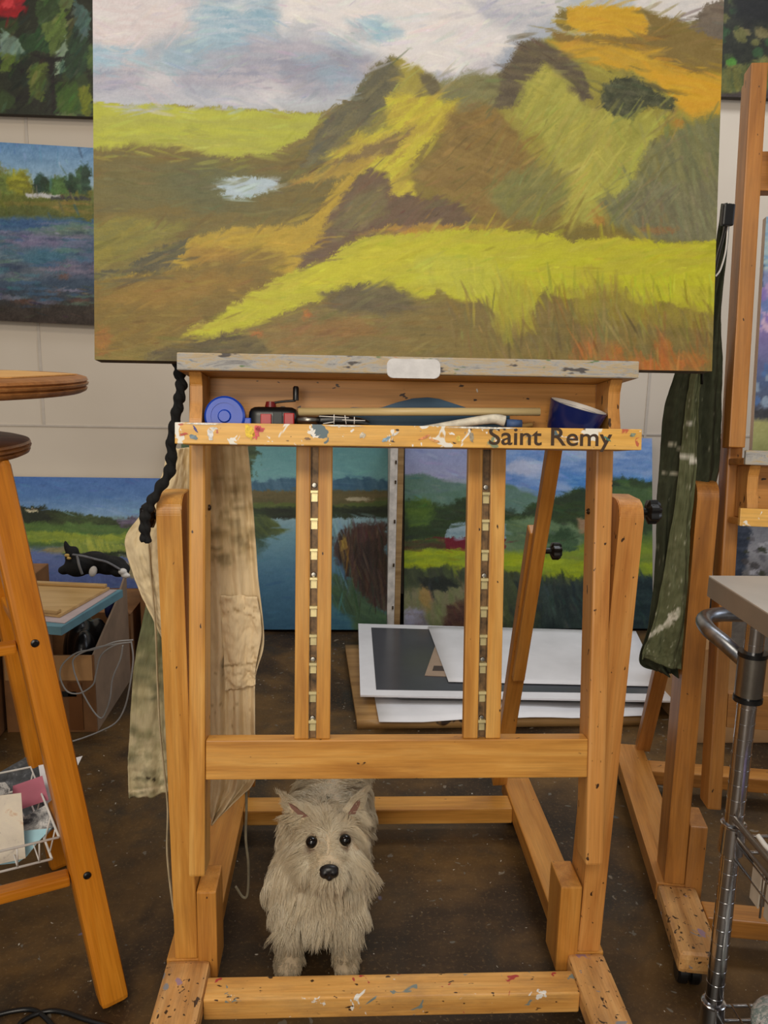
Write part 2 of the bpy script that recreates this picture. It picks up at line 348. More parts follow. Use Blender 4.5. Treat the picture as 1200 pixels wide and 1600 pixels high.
# ------------------------------------------------------------------ the pictures
def pic_hills(p):
    p.__init__(p.x0,p.y0,6)
    p.vgrad([(-160,(186,190,198)),(0,(176,184,194)),(110,(150,158,174)),(160,(174,180,190)),(200,(150,150,150))])
    P,B=p.poly,p.blob
    P([(130,-160),(330,-160),(325,0),(300,55),(225,72),(130,80)],((206,202,206),(196,186,190)),18,24,50,14)
    P([(143,70),(210,72),(250,90),(200,115),(143,110)],((140,174,196),(160,182,200)),12,14,30)
    P([(300,30),(335,-80),(420,-90),(432,40),(560,40),(600,60),(560,95),(400,90),(300,85)],((134,168,190),(164,182,198)),20,24,50,12)
    P([(143,108),(300,85),(430,60),(560,80),(600,110),(520,150),(300,150),(143,140)],((148,152,172),(166,164,178)),16,18,60,10,ln=90)
    P([(440,85),(520,75),(570,100),(500,130),(440,120)],(136,140,160),12,14,30,8,.7)
    P([(150,140),(420,135),(500,165),(143,158)],((190,190,200),(170,172,188)),10,8,40,6,.7)
    P([(425,-160),(900,-160),(868,18),(800,70),(780,120),(700,130),(650,105),(600,95),(540,55),(445,45)],((220,216,216),(208,206,210)),16,22,50,10)
    P([(540,30),(600,28),(630,50),(590,70),(545,62)],((150,184,202),(176,188,202)),10,12,25)
    P([(740,0),(850,-10),(868,30),(800,50),(755,30)],((172,176,190),(190,190,198)),14,14,30,8)
    P([(980,-60),(1140,-60),(1140,30),(1080,35),(1000,20)],((216,212,210),(204,202,204)),8,8,30)
    for k in range(26):
        rr=random.Random(k); cx,cy=rr.uniform(150,860),rr.uniform(-20,150); c=rr.choice([(206,204,208),(150,160,178),(140,170,190),(176,174,188),(196,186,190)]); B(cx,cy,rr.uniform(20,60),rr.uniform(8,20),c,.9,.6,14,12,.55,rr.uniform(-.5,.3),30,8)
    # land
    P([(120,161),(330,166),(500,177),(560,150),(700,140),(1140,120),(1140,640),(120,640)],((128,112,48),(112,100,44)),2,3,30,10,ln=60,wd=9)
    P([(120,161),(330,167),(505,178),(475,215),(425,240),(360,246),(300,240),(220,230),(120,242)],((172,176,56),(156,158,62)),2.5,5,30,8,ln=90,wd=9)
    P([(120,240),(200,228),(270,230),(330,245),(430,250),(500,225),(600,250),(560,290),(450,340),(380,352),(300,366),(120,420)],((112,96,40),(98,90,46)),8,8,30,8,ang=-.1,ln=80)
    B(335,288,90,34,(86,90,56),.7,.3,30,8,.8); B(200,300,70,26,(100,96,52),.8,.3,30,8,.6)
    P([(120,345),(230,340),(300,352),(240,385),(120,430)],((134,124,44),(112,108,46)),10,8,20,8,ang=-.3)
    P([(330,288),(345,279),(380,276),(436,277),(430,295),(405,304),(365,311),(345,306),(352,296)],((172,190,202),(160,178,190)),3,4,9,8,ln=25)
    P([(300,372),(345,358),(465,352),(505,318),(530,285),(562,268),(548,300),(505,372),(455,430),(360,402),(290,418),(180,440),(240,410)],((182,152,44),(160,136,40)),4,6,18,12,ang=-.5,ln=50)
    B(390,405,55,20,(120,98,40),.6,.3,20,8,.8,-.2); B(330,400,40,16,(142,110,38),.7,.3,20,8,.8,-.3)
    P([(120,432),(200,416),(255,384),(297,369),(285,397),(262,420),(220,425),(120,442)],((72,72,54),(88,80,52)),2.5,4,14,8,ang=-.4)
    P([(120,446),(250,425),(330,408),(450,428),(360,480),(270,532),(120,560)],((128,104,36),(112,92,34)),8,8,22,12,ang=-.5,ln=60)
    P([(160,470),(230,440),(330,425),(390,440),(250,480)],(146,112,38),10,8,20,10,.6,-.5)
    # bluff
    P([(470,262),(505,182),(548,150),(572,112),(592,96),(618,88),(645,110),(640,160),(600,195),(540,235)],((86,84,66),(104,98,66)),4,8,16,10,ang=-.8)
    P([(505,245),(560,200),(600,178),(640,170),(600,210),(520,255)],((110,106,54),(132,126,58)),8,6,16,8,ang=-.7)
    P([(612,88),(648,98),(678,118),(705,150),(712,165),(650,185),(612,150),(628,120)],((158,148,62),(140,128,58)),6,6,14,12,ang=-1.2)
    P([(652,112),(680,116),(694,145),(676,152),(660,130)],(96,88,62),4,5,10)
    P([(690,132),(735,114),(790,116),(782,170),(720,175),(690,160)],((118,118,80),(128,122,74)),7,6,18,8)
    P([(600,150),(660,150),(715,158),(706,190),(668,226),(640,260),(650,300),(700,345),(600,320),(590,270),(520,262),(498,246),(560,212),(604,196)],((192,184,50),(166,146,50)),5,6,16,12,ang=-.7,ln=40)
    P([(500,258),(560,236),(622,205),(650,196),(610,238),(545,262)],(122,102,60),4,5,14,8,1,-.4)
    P([(445,285),(520,258),(600,240),(570,266),(500,285)],((172,146,52),(150,126,48)),4,5,14,10,ang=-.4)
    P([(700,180),(755,160),(800,172),(842,205),(872,262),(890,330),(860,352),(760,352),(715,318),(672,290),(640,280),(690,225)],((122,100,50),(134,110,54)),10,8,22,8,ang=.3)
    P([(545,290),(580,262),(606,275),(612,306),(680,308),(715,318),(742,346),(640,362),(560,368),(512,404),(452,430),(492,378)],((106,84,64),(96,78,58)),4,6,14,8,ang=-.6)
    P([(560,300),(600,290),(605,330),(570,352),(530,372),(520,350)],((118,110,64),(104,98,62)),9,6,14,8,.8,-.7)
    # right
    P([(778,165),(822,75),(868,55),(1000,62),(1140,108),(1140,200),(1060,232),(1000,330),(960,352),(880,352),(830,240)],((152,144,60),(136,126,58)),6,7,22,10,ang=.6,ln=60)
    P([(862,48),(900,55),(1000,52),(1060,42),(1140,60),(1140,125),(1040,112),(930,100),(880,88)],((140,118,50),(128,104,52)),4,5,20,8,ang=.2)
    P([(772,168),(786,110),(812,68),(840,62),(880,82),(912,112),(928,152),(908,162),(884,146),(858,104),(838,112),(812,160),(790,172)],((86,76,62),(104,94,68)),4,5,12,8)
    P([(800,182),(822,130),(848,98),(872,120),(912,162),(940,175),(1010,180),(1048,176),(1010,230),(975,300),(930,350),(885,345),(872,262),(838,205)],((152,150,68),(168,162,70)),8,8,18,12,ang=-1.,ln=60)
    P([(960,250),(1040,180),(1050,186),(1008,232),(975,312),(950,340)],((172,172,76),(150,148,66)),6,6,16,12,.8,-.9)
    P([(755,300),(800,268),(850,265),(888,290),(884,326),(840,345),(785,338)],((114,116,66),(126,124,66)),10,7,20,8,.9)
    P([(870,22),(890,10),(950,8),(1000,12),(1018,36),(1010,54),(940,56),(880,48)],((204,164,44),(190,148,42)),4,4,14,10)
    P([(868,22),(884,14),(884,36),(900,47),(880,48),(870,40)],(122,108,54),3,3,8)
    P([(1000,12),(1045,28),(1100,48),(1140,72),(1140,108),(1060,100),(1008,72),(1018,40)],((130,110,60),(122,104,56)),4,5,16,8)
    P([(1072,44),(1088,26),(1106,6),(1140,-4),(1140,64),(1110,56)],((104,96,86),(118,106,92)),2.5,4,10,8)
    P([(855,62),(930,64),(1000,82),(1060,108),(1140,120),(1140,172),(1080,186),(1062,170),(1040,140),(985,112),(910,96)],((198,156,44),(178,144,48)),5,6,18,10,ang=.35,ln=60)
    P([(1000,96),(1040,118),(1080,120),(1140,132),(1140,160),(1080,180),(1056,160),(1030,130)],((206,162,42),(200,150,40)),5,5,16,8)
    P([(938,142),(958,123),(985,119),(1012,132),(1032,146),(1058,156),(1050,174),(1012,166),(988,186),(960,182),(942,166)],((62,66,48),(86,88,62)),3,5,7,16,ln=9,wd=4)
    P([(1010,232),(1060,198),(1140,178),(1140,380),(1060,378),(1000,372),(958,352),(932,312),(985,290)],((106,108,76),(124,122,78)),7,7,20,8,ang=1.3,ln=50)
    P([(955,320),(1020,290),(1140,280),(1140,380),(1000,372)],((104,100,78),(124,122,90)),12,8,12,10,.7,1.3,30,4)
    # bright meadow
    P([(285,520),(330,500),(400,452),(470,420),(520,398),(570,372),(640,360),(760,357),(850,364),(900,376),(960,370),(1060,378),(1140,376),(1140,495),(1090,486),(1030,470),(1000,480),(960,452),(890,470),(850,452),(820,500),(800,540),(780,520),(760,470),(720,478),(690,452),(640,480),(600,450),(540,462),(500,470),(420,500),(330,530)],((184,184,36),(172,166,44)),3,6,14,12,ang=-.15,ln=60,wd=8)
    P([(640,395),(760,400),(800,450),(760,470),(690,452),(650,440)],((176,178,70),(190,190,60)),12,8,12,12,.6,1.4,50,6)
    P([(430,440),(600,380),(720,372),(640,410),(500,450)],((196,192,34),(188,180,40)),12,8,14,8,.6,-.2)
    P([(560,366),(620,350),(760,350),(800,356),(700,360),(620,364)],((186,140,50),(150,126,50)),3,4,14,10,.8)
    P([(245,545),(330,530),(420,500),(500,472),(600,462),(690,470),(760,478),(800,515),(850,470),(900,478),(960,462),(1010,486),(1140,498),(1140,640),(245,640)],((128,110,56),(112,98,52)),8,9,16,10,ang=.05,ln=70,wd=5)
    P([(780,440),(840,452),(830,520),(790,540),(770,500)],((166,160,48),(150,140,48)),7,8,10,12,.8,1.2,40,5)
    P([(880,450),(960,440),(1000,470),(1060,480),(1120,480),(1110,520),(1000,505),(900,500)],((158,148,46),(136,120,50)),12,10,10,12,.7,1.4,40,5)
    P([(500,462),(545,446),(600,442),(640,460),(650,482),(600,494),(560,484),(530,490)],((92,82,58),(106,96,62)),7,7,12,8)
    P([(225,560),(255,540),(300,528),(345,522),(395,522),(425,550),(430,600),(225,600)],((78,68,44),(98,86,46)),5,6,12,10)
    P([(398,522),(440,508),(560,495),(600,520),(520,540),(440,550)],((150,104,50),(124,100,54)),10,8,12,12,.6)
    for cx,cy,rx,ry,a in ((920,545,20,12,.9),(952,555,18,22,1),(1010,572,46,12,1),(1035,550,12,22,.9),(1080,565,24,12,.8),(905,560,12,10,.7),(480,492,6,8,.9),(402,520,10,4,.8),(1060,192,10,6,.5),(935,345,10,6,.5),(160,530,14,18,.5),(1030,360,30,5,.4)):
        B(cx,cy,rx,ry,((196,116,44),(176,84,34)),.9,.6,5,18,a*.75,1.4,12,3)
    P([(930,480),(950,480),(960,560),(930,560)],((128,124,70),(112,108,66)),8,6,8,10,.6,1.5,40,4)
    def af(x,y):
        if y<165-.0*x and not (x>560 and y>90): return (vn(np.array(x/70.),np.array(y/50.),5)-.5)*1.6
        if y>430 and x>700: return 1.3
        if x>930 and 180<y<375: return 1.2
        if x>760 and y<360: return -.9 if y>150 else .25
        if x<560 and y<340: return -.05 if x<450 else -.6
        if y>360: return -.2
        return -.6
    p.strokes(2600,(8,30),(1.5,4.5),15,1,.5,af); p.strokes(500,(4,12),(1,2.4),22,3,.6,af)
    p.strokes(260,(14,34),(1.5,3),26,4,.45,lambda x,y:1.35,(760,1115,430,575)); p.strokes(200,(12,40),(1.5,3.5),16,6,.5,lambda x,y:-.85,(820,1060,170,340))
    return p.out(4)
def pic_rose(p):
    p.__init__(p.x0,p.y0,5)
    p.fill((34,38,24)); P,B=p.poly,p.blob
    p.dabs(-200,-120,145,190,70,[(52,70,34),(78,104,52),(38,52,28),(30,30,22),(100,118,70)],(9,20),1.3,3)
    for pts,c in (([(20,60),(60,45),(95,60),(80,80),(40,82)],(44,78,40)),([(60,20),(100,10),(105,55),(80,90),(70,60)],(104,128,58)),([(95,100),(115,50),(140,60),(135,110),(110,135)],(46,74,48)),
        ([(115,0),(140,20),(138,60),(118,50)],(86,118,110)),([(0,45),(30,60),(38,85),(0,90)],(132,160,140)),([(0,80),(30,90),(28,110),(0,112)],(110,136,50)),([(15,100),(50,95),(60,130),(20,140)],(28,38,24)),
        ([(45,105),(75,95),(70,160),(45,150)],(92,108,42)),([(85,130),(120,125),(125,175),(90,175)],(66,98,34)),([(120,140),(143,130),(143,185),(128,180)],(120,130,30)),([(55,5),(90,-10),(95,20),(60,40)],(60,84,44)),([(88,85),(105,55),(100,110),(86,120)],(156,180,150))):
        P(pts,(c,tuple(int(v*.7) for v in c)),2,4,9,14,ang=-1)
    P([(78,90),(84,90),(86,180),(80,180)],(22,16,14),2,3); P([(40,82),(80,92),(120,84),(80,100)],(20,18,14),2,2)
    P([(-60,-60),(20,-60),(40,-10),(38,18),(20,28),(-30,20)],((176,24,34),(120,10,24)),3,5,8,24)
    B(12,5,14,8,(214,60,66),.5,.4,6); p.strokes(400,(6,16),(1.5,4),26,2,.6,lambda x,y:-1.)
    return p.out(5)
def pic_trees_river(p):
    p.__init__(p.x0,p.y0,4)
    P,B=p.poly,p.blob
    p.vgrad([(200,(74,122,174)),(262,(128,164,196)),(290,(150,176,192)),(300,(110,120,60)),(335,(84,92,44)),(345,(70,104,128)),(400,(84,96,120)),(450,(54,72,92)),(480,(52,44,38)),(520,(48,34,26))])
    P([(-200,285),(20,284),(60,288),(143,295),(143,340),(100,330),(60,320),(-200,330)],((96,104,40),(120,110,50)),2,4,10)
    for x,w,h,c in ((-20,30,50,(150,150,52)),(10,14,30,(120,140,60)),(30,18,36,(168,168,48)),(60,9,30,(44,74,60)),(72,8,26,(38,66,44)),(84,10,22,(80,120,60)),(97,12,26,(92,128,66)),(112,8,30,(46,78,52)),(124,9,40,(70,104,70)),(134,8,48,(52,84,64))):
        B(x,303-h*.5,w,h*.55,(c,tuple(int(v*.7) for v in c)),.4,.45,7,16)
    P([(40,302),(95,304),(92,310),(42,308)],(190,190,190),1.5,2); P([(80,306),(130,305),(143,312),(80,312)],(60,62,60),2,3)
    P([(70,318),(100,314),(143,318),(143,345),(100,335)],((140,120,60),(90,100,40)),2,4,10)
    for cx,cy,rx,ry,c in ((30,375,90,12,(130,120,150)),(110,360,50,10,(110,130,110)),(60,400,80,12,(60,110,130)),(120,420,50,12,(120,110,130)),(20,425,60,12,(90,100,110)),(40,350,60,8,(50,84,130)),(-60,400,90,30,(90,104,120))):
        B(cx,cy,rx,ry,c,.8,.4,14,20,.8,.2,40,4)
    for cx,cy,rx,ry in ((85,455,14,5),(100,432,8,5),(40,470,20,5),(125,470,14,4)): B(cx,cy,rx,ry,(110,70,52),1.,.6,4,14,.6)
    for k in range(150):
        rr=random.Random(k+50); B(rr.uniform(-150,143),rr.uniform(345,480),rr.uniform(8,26),rr.uniform(1.5,3.5),rr.choice([(120,120,150),(64,104,140),(96,130,110),(50,66,92),(140,130,150),(60,110,130)]),.8,.5,6,10,.5)
    p.strokes(500,(5,16),(1,2.6),26,2,.6,lambda x,y:0 if y>340 else 1.3)
    return p.out(9)
def pic_beach(p):
    p.__init__(p.x0,p.y0,4)
    P,B=p.poly,p.blob
    p.vgrad([(740,(64,104,168)),(775,(78,118,172)),(805,(120,154,188)),(820,(90,110,60)),(850,(70,96,44)),(862,(96,112,160)),(900,(84,100,152)),(1010,(62,72,122))])
    P([(-200,795),(40,793),(100,797),(140,806),(200,812),(260,820),(260,835),(-200,838)],((38,50,22),(58,74,34)),2,5,10,14)
    P([(10,792),(70,790),(80,815),(10,820)],(26,34,16),2,5)
    P([(-200,822),(60,818),(130,818),(210,824),(260,836),(260,850),(-200,850)],((84,112,50),(66,96,44)),3,4,12,10,ln=60)
    P([(-200,836),(80,830),(150,836),(210,832),(260,842),(200,852),(80,846),(-200,850)],((148,160,50),(110,130,44)),3,4,10,14,ln=40)
    B(50,797,10,2.5,(190,180,150)); P([(180,812),(215,806),(215,822),(190,822)],((120,110,130),(70,60,80)),2,5,4,30)
    P([(60,860),(130,850),(260,856),(260,880),(170,866),(90,866)],((150,140,96),(120,112,80)),3,4,10)
    P([(100,866),(112,846),(150,838),(180,850),(205,858),(200,868),(140,868)],((170,176,70),(110,130,50)),3,6,7,22,ang=1.3,ln=20,wd=3)
    P([(100,866),(200,862),(210,870),(110,872)],(34,48,24),2,3)
    P([(105,876),(150,868),(205,880),(260,890),(260,920),(205,905),(150,888)],((154,140,104),(140,124,92)),3,4,12)
    P([(0,855),(50,856),(50,862),(0,864)],(140,130,96),2,3)
    p.strokes(500,(5,18),(1,2.6),18,2,.5,lambda x,y:.1)
    return p.out(6)
def pic_marsh(p):
    p.__init__(p.x0,p.y0,3)
    P,B=p.poly,p.blob
    p.vgrad([(680,(84,134,138)),(740,(106,158,160)),(752,(110,158,164)),(768,(86,74,46)),(786,(92,88,40)),(808,(140,170,178)),(840,(104,146,160)),(900,(66,112,140)),(990,(38,84,112))])
    P([(200,752),(410,752),(440,748),(480,744),(510,750),(545,745),(610,750),(610,768),(200,768)],((52,92,116),(70,106,128)),3,6,10,10,ang=1.2)
    P([(200,767),(610,767),(610,790),(200,790)],((104,92,56),(84,78,46)),2,2,10,10,ln=60)
    P([(200,784),(460,786),(520,790),(610,780),(610,796),(200,796)],((92,104,44),(66,84,38)),2,3,10,12)
    P([(200,793),(610,792),(610,808),(520,810),(200,806)],((24,34,20),(40,54,28)),2,3,10,8)
    B(560,780,20,3,(170,160,130),.6,.4,5)
    P([(200,800),(395,798),(425,812),(446,830),(420,838),(400,845),(200,850)],((90,104,50),(48,64,34)),3,5,9,20,ang=.8)
    P([(200,838),(410,838),(420,850),(398,872),(200,880)],((44,70,54),(66,98,90)),6,6,8,12,.8,1.4)
    P([(520,848),(535,828),(570,822),(605,818),(612,960),(580,950),(545,905),(520,870)],((44,32,26),(70,50,38)),4,10,8,14,ang=1.5,ln=50,wd=3)
    P([(545,825),(600,815),(606,840),(560,850)],((98,64,56),(60,40,34)),5,7,5,20,.8,1.5,20,3)
    P([(528,846),(540,838),(545,858),(530,862)],(150,120,50),2,4)
    P([(518,895),(545,905),(580,945),(612,962),(612,1000),(520,1000)],((70,98,66),(52,78,56)),4,6,12,10,ang=.6)
    P([(500,930),(540,960),(560,1000),(500,1000)],((44,92,116),(60,108,120)),6,6)
    P([(200,640),(392,660),(402,705),(396,740),(385,752),(200,760)],((48,66,40),(70,90,56)),4,12,6,14)
    p.strokes(500,(6,20),(1,3),10,2,.5,lambda x,y:1.4 if (x>515 and 815<y<960) else 0.)
    p.strokes(160,(10,26),(1,2.2),24,5,.6,lambda x,y:1.5,(520,606,820,950))
    return p.out(4)
def pic_barn(p):
    p.__init__(p.x0,p.y0,4)
    P,B=p.poly,p.blob
    p.vgrad([(680,(136,150,190)),(720,(150,158,196)),(745,(156,160,190)),(770,(120,146,130)),(790,(90,120,70)),(830,(70,96,50)),(860,(130,150,40)),(900,(96,112,60)),(950,(90,100,62)),(1000,(40,50,44))])
    P([(780,690),(1060,690),(1060,770),(880,775),(780,760)],((92,134,196),(136,164,208)),14,16,24,12)
    P([(880,740),(1060,745),(1060,775),(900,775)],((60,120,190),(96,150,206)),8,8,18,10)
    B(820,730,30,14,(176,186,214),.7,.4); B(930,710,40,14,(156,176,210),.7,.4)
    P([(628,742),(660,740),(700,752),(740,762),(790,758),(830,770),(870,790),(870,820),(628,800)],((98,128,120),(88,122,104)),3,4,20,6)
    P([(628,788),(660,780),(690,792),(730,778),(760,795),(800,800),(860,780),(915,760),(935,745),(1060,755),(1060,830),(628,845)],((50,72,34),(36,52,30)),4,8,10,14)
    P([(628,788),(660,778),(680,792),(672,822),(640,825)],((84,112,40),(60,88,36)),5,6,8)
    P([(955,765),(975,752),(1000,765),(1030,758),(1060,775),(1060,810),(955,810)],((84,110,56),(60,88,50)),4,7,8)
    P([(780,815),(830,808),(890,818),(920,840),(900,860),(780,862)],((84,110,78),(106,130,90)),4,5,8,14,ang=.5)
    P([(850,842),(875,826),(900,832),(905,856),(870,862)],((46,72,44),(64,92,58)),4,6,6)
    P([(900,810),(930,812),(930,835),(905,832)],(150,120,90),4,4)
    P([(628,845),(760,842),(760,856),(628,858)],((76,54,34),(60,76,36)),2,3)
    P([(694,840),(705,818),(732,816),(790,818),(790,842)],((150,172,180),(120,146,156)),1.2,1,10)
    P([(694,840),(790,841),(790,858),(696,858)],(112,22,40),1,1)
    P([(628,862),(700,858),(800,862),(900,876),(1060,880),(1060,905),(900,908),(790,895),(700,888),(628,890)],((164,178,24),(124,144,36)),4,5,10,14,ln=40)
    P([(628,888),(700,885),(790,892),(920,905),(1060,900),(1060,1000),(628,1000)],((72,84,52),(52,60,44)),6,8,10,14,ang=1.4,ln=40,wd=6)
    P([(628,925),(690,910),(760,918),(790,960),(740,1000),(628,1000)],((132,126,96),(104,112,70)),8,9,9,22,ang=1.5,ln=40,wd=6)
    B(665,930,10,22,(160,128,70),.6,.4,6,16,.8); P([(628,955),(660,950),(680,1000),(628,1000)],((150,150,170),(120,110,110)),6,6)
    P([(700,945),(740,935),(750,985),(690,985)],((70,44,40),(90,64,46)),6,6,6)
    P([(655,905),(690,900),(720,915),(700,925),(660,918)],(32,40,34),3,5,7)
    P([(840,910),(1060,905),(1060,1000),(840,1000)],((28,42,44),(48,64,60)),10,10,10,10,.9,1.4)
    P([(958,900),(1060,900),(1060,1000),(958,1000)],((24,44,48),(36,56,56)),5,5)
    p.strokes(700,(5,16),(1.5,3.5),18,2,.55,lambda x,y:.2 if y<800 else (0. if y<890 else 1.2))
    return p.out(5)
def pic_garden(p):
    p.__init__(p.x0,p.y0,4)
    p.fill((28,30,16)); p.dabs(1100,-60,1300,170,160,[(50,60,26),(70,84,40),(20,18,10),(92,90,44),(40,70,34),(110,100,60)],(4,10),1.2,5)
    p.blob(1142,97,8,6,(70,120,36)); p.poly([(1120,110),(1200,90),(1220,150),(1120,150)],((120,116,50),(70,80,34)),6,8,6,30,.8,1.4,20,3)
    p.poly([(1100,145),(1300,140),(1300,175),(1100,175)],(56,46,40),3,4); p.poly([(1135,-30),(1220,-30),(1220,40),(1150,30)],(10,10,8),8,8); return p.out(8)
def pic_lilac(p):
    p.__init__(p.x0,p.y0,4)
    P,B=p.poly,p.blob; p.vgrad([(330,(140,160,196)),(450,(120,132,180)),(520,(124,110,168)),(600,(70,90,130)),(650,(60,60,74)),(660,(150,150,96)),(740,(120,130,80))])
    P([(1160,300),(1240,300),(1240,420),(1185,420),(1160,400)],((176,196,196),(110,150,190)),6,8)
    P([(1150,330),(1194,330),(1186,440),(1172,560),(1160,560)],((206,212,158),(190,196,150)),3,4)
    P([(1180,440),(1192,380),(1194,420),(1186,490)],(54,60,82),3,4); P([(1166,500),(1180,450),(1182,560),(1166,640)],((64,74,104),(90,104,140)),3,4)
    p.dabs(1178,420,1240,560,30,[(170,150,196),(128,110,184),(96,120,180),(196,170,200)],(4,12),.8,7)
    p.dabs(1170,560,1240,640,24,[(70,104,160),(104,120,150),(60,70,100),(130,150,176)],(4,10),.8,8)
    P([(1160,640),(1240,636),(1240,656),(1160,654)],(44,46,56),3,3); return p.out(6)
def pic_sky_small(p):
    p.vgrad([(100,(60,120,180)),(200,(50,140,190)),(240,(60,150,190))]); p.dabs(1170,100,1300,240,14,[(90,170,200),(40,120,190)],(6,12),2,4); return p.out(5)
def pic_snow(p):
    p.__init__(p.x0,p.y0,4)
    p.vgrad([(800,(120,126,136)),(860,(170,172,180)),(900,(120,120,122)),(980,(110,104,96))]); P=p.poly
    P([(1140,790),(1160,790),(1172,830),(1160,900),(1150,960),(1140,960)],((52,62,78),(70,80,98)),3,4)
    p.dabs(1162,800,1260,900,60,[(196,198,206),(120,120,128),(86,84,86),(150,150,160),(70,74,60)],(2,6),1.6,9)
    return p.out(8)
def painting(name,label,cat,P0,ex,ey,w,h,th,func,nx,ny,edge,parts=True,group=None,mat=None,over=None,edgename='canvas_edge',wrap=.0):
    """stretched canvas: P0 lower-left corner of the front, ex right, ey up; depth goes behind. func paints in chart coordinates"""
    ex,ey=Vector(ex).normalized(),Vector(ey).normalized(); ez=ex.cross(ey)   # points to the viewer
    P0=Vector(P0); R=Matrix((ex,ey,ez)).transposed().to_4x4(); R.translation=P0
    root=empty(name,P0+ex*w/2,label,cat,group)
    u=np.linspace(0,w,nx); v=np.linspace(0,h,ny); U,V=np.meshgrid(u,v)
    L=np.stack([U,V,np.zeros_like(U)],-1); Wd=np.array(P0)+U[...,None]*np.array(ex)+V[...,None]*np.array(ey)
    x,y=proj(Wd)
    me=gridmesh(L); setcol(me,func(Pic(x,y)).reshape(-1,3))
    f=link('painted_front',me,mat or m_oil,root,R)
    bm=boxbm(w,h,th-.0006,0,c=(w/2,h/2,-th/2-.0003))
    link(edgename,bm2me(bm),edge,root,R)
    return root
# ------------------------------------------------------------------ the easels
FM=Matrix(((1,0,0),(0,.1452,.9894),(0,-.9894,.1452))).transposed().to_4x4(); FM.translation=(0,1.307,.983)
def fbox(name,par,u0,u1,v0,v1,w0,w1,mat,along='v',bev=.002):
    uc,vc,wc=(u0+u1)/2,(v0+v1)/2,(w0+w1)/2
    if along=='v': A,B,wd=(uc,v0,wc),(uc,v1,wc),u1-u0
    else: A,B,wd=(u0,vc,wc),(u1,vc,wc),v1-v0
    return board(name,par,A,B,wd,w1-w0,(0,0,1),mat,bev,pre=FM)
def post(name,par,A,B,w,depth,mat,r=.028,both=False):
    M=frame_m(A,B,(0,-1,0)); L=(Vector(B)-Vector(A)).length; d=depth/2
    pts=[(-L/2,-d),(L/2,-d)] if not both else [(-L/2,-d),(L/2-.01,-d),(L/2,-d+.01)]
    for k in range(7):
        a=math.pi/2*k/6; pts.append((L/2-r+r*math.cos(a),d-r+r*math.sin(a)))
    if both:
        for k in range(7):
            a=math.pi/2+math.pi/2*k/6; pts.append((-L/2+r+r*math.cos(a),d-r+r*math.sin(a)))
    else: pts.append((-L/2,d))
    return prism(name,par,pts,'y',-w/2,w/2,mat,M,bev=.0015)
def knob(par,c,axis,r=.017,h=.018,mat=None,name='knob'):
    bm=bmesh.new(); n=48; axis=Vector(axis).normalized()
    lv=[(0,.55),(.002,.8),(.004,1),(h*.75,1),(h,.8),(h+.001,0)]
    rings=[]
    for z,s in lv:
        if s==0: rings.append([bm.verts.new((0,0,z))]); continue
        rings.append([bm.verts.new((r*s*(1+.10*math.cos(7*t))*math.cos(t),r*s*(1+.10*math.cos(7*t))*math.sin(t),z)) for t in [2*math.pi*k/n for k in range(n)]])
    for a,b in zip(rings,rings[1:]):
        for k in range(n):
            if len(b)==1: bm.faces.new((a[k],a[(k+1)%n],b[0]))
            else: bm.faces.new((a[k],a[(k+1)%n],b[(k+1)%n],b[k]))
    bm.faces.new(rings[0][::-1])
    lathebm([(.006,-.012),(.006,.002)],16,bm)
    q=axis.to_track_quat('Z','Y').to_matrix().to_4x4(); q.translation=Vector(c)
    return link(name,bm2me(bm),mat or m_black,par,q)
def castor(par,x,y):
    bm=bmesh.new(); lathebm([(0,.046),(.017,.046),(.019,.043),(.012,.041),(0.,.041)],20,bm)
    c=link('castor',bm2me(bm),m_black,par,Matrix.Translation((x,y,.0045)))
    M=Matrix.Translation((x-.008,y-.010,.0228))@Matrix.Rotation(math.pi/2,4,'Y')
    w=lathe('wheel',c,[(0,-.021),(.019,-.021),(.0228,-.017),(.0228,-.004),(.016,-.002),(.016,.002),(.0228,.004),(.0228,.017),(.019,.021),(0,.021)],m_black,M,28)
    return c
def bolt(par,c,axis,r=.005,mat=None,name='bolt'):
    q=Vector(axis).to_track_quat('Z','Y').to_matrix().to_4x4(); q.translation=Vector(c)
    return lathe(name,par,[(0,-.002),(r,-.002),(r,.001),(r*.6,.0025),(r*.5,.001),(0,.001)],mat or m_darkmetal,q,16)
def ratchet(par,uc,v0,v1):
    bm=boxbm(.0115,v1-v0,.003,c=(uc,(v0+v1)/2,-.016))
    for s in (-1,1):
        b2=boxbm(.0012,v1-v0,.010,c=(uc+s*.0058,(v0+v1)/2,-.012)); me=bm2me(b2); bm.from_mesh(me)
    tr=link('ratchet_track',bm2me(bm),m_brasstrack,par,FM)
    v=-.028; k=0
    for v in (-.062,-.106,-.155,-.201,-.247,-.293,-.339,-.386,-.433):
        bm=boxbm(.0128,.0052,.010,.0008,1,c=(uc,v,-.0105)); me=bm2me(boxbm(.0105,.014,.0015,c=(uc,v-.009,-.0135))); bm.from_mesh(me)
        link('catch_tab',bm2me(bm),m_brass,tr,FM)
    for v in (-.052,-.195,-.332,-.428):
        q=FM@Matrix.Translation((uc,v,-.0125)); lathe('screw',tr,[(0,0),(.0042,0),(.0036,.002),(0,.0026)],m_steel,q,14)
    return tr
m_brasstrack=plain('aged_track_metal',(104,80,52),.45,.3,.4,60)
m_label=plain('whitewashed_patch',(206,204,204),.6,0,.05,60,bump=.4)
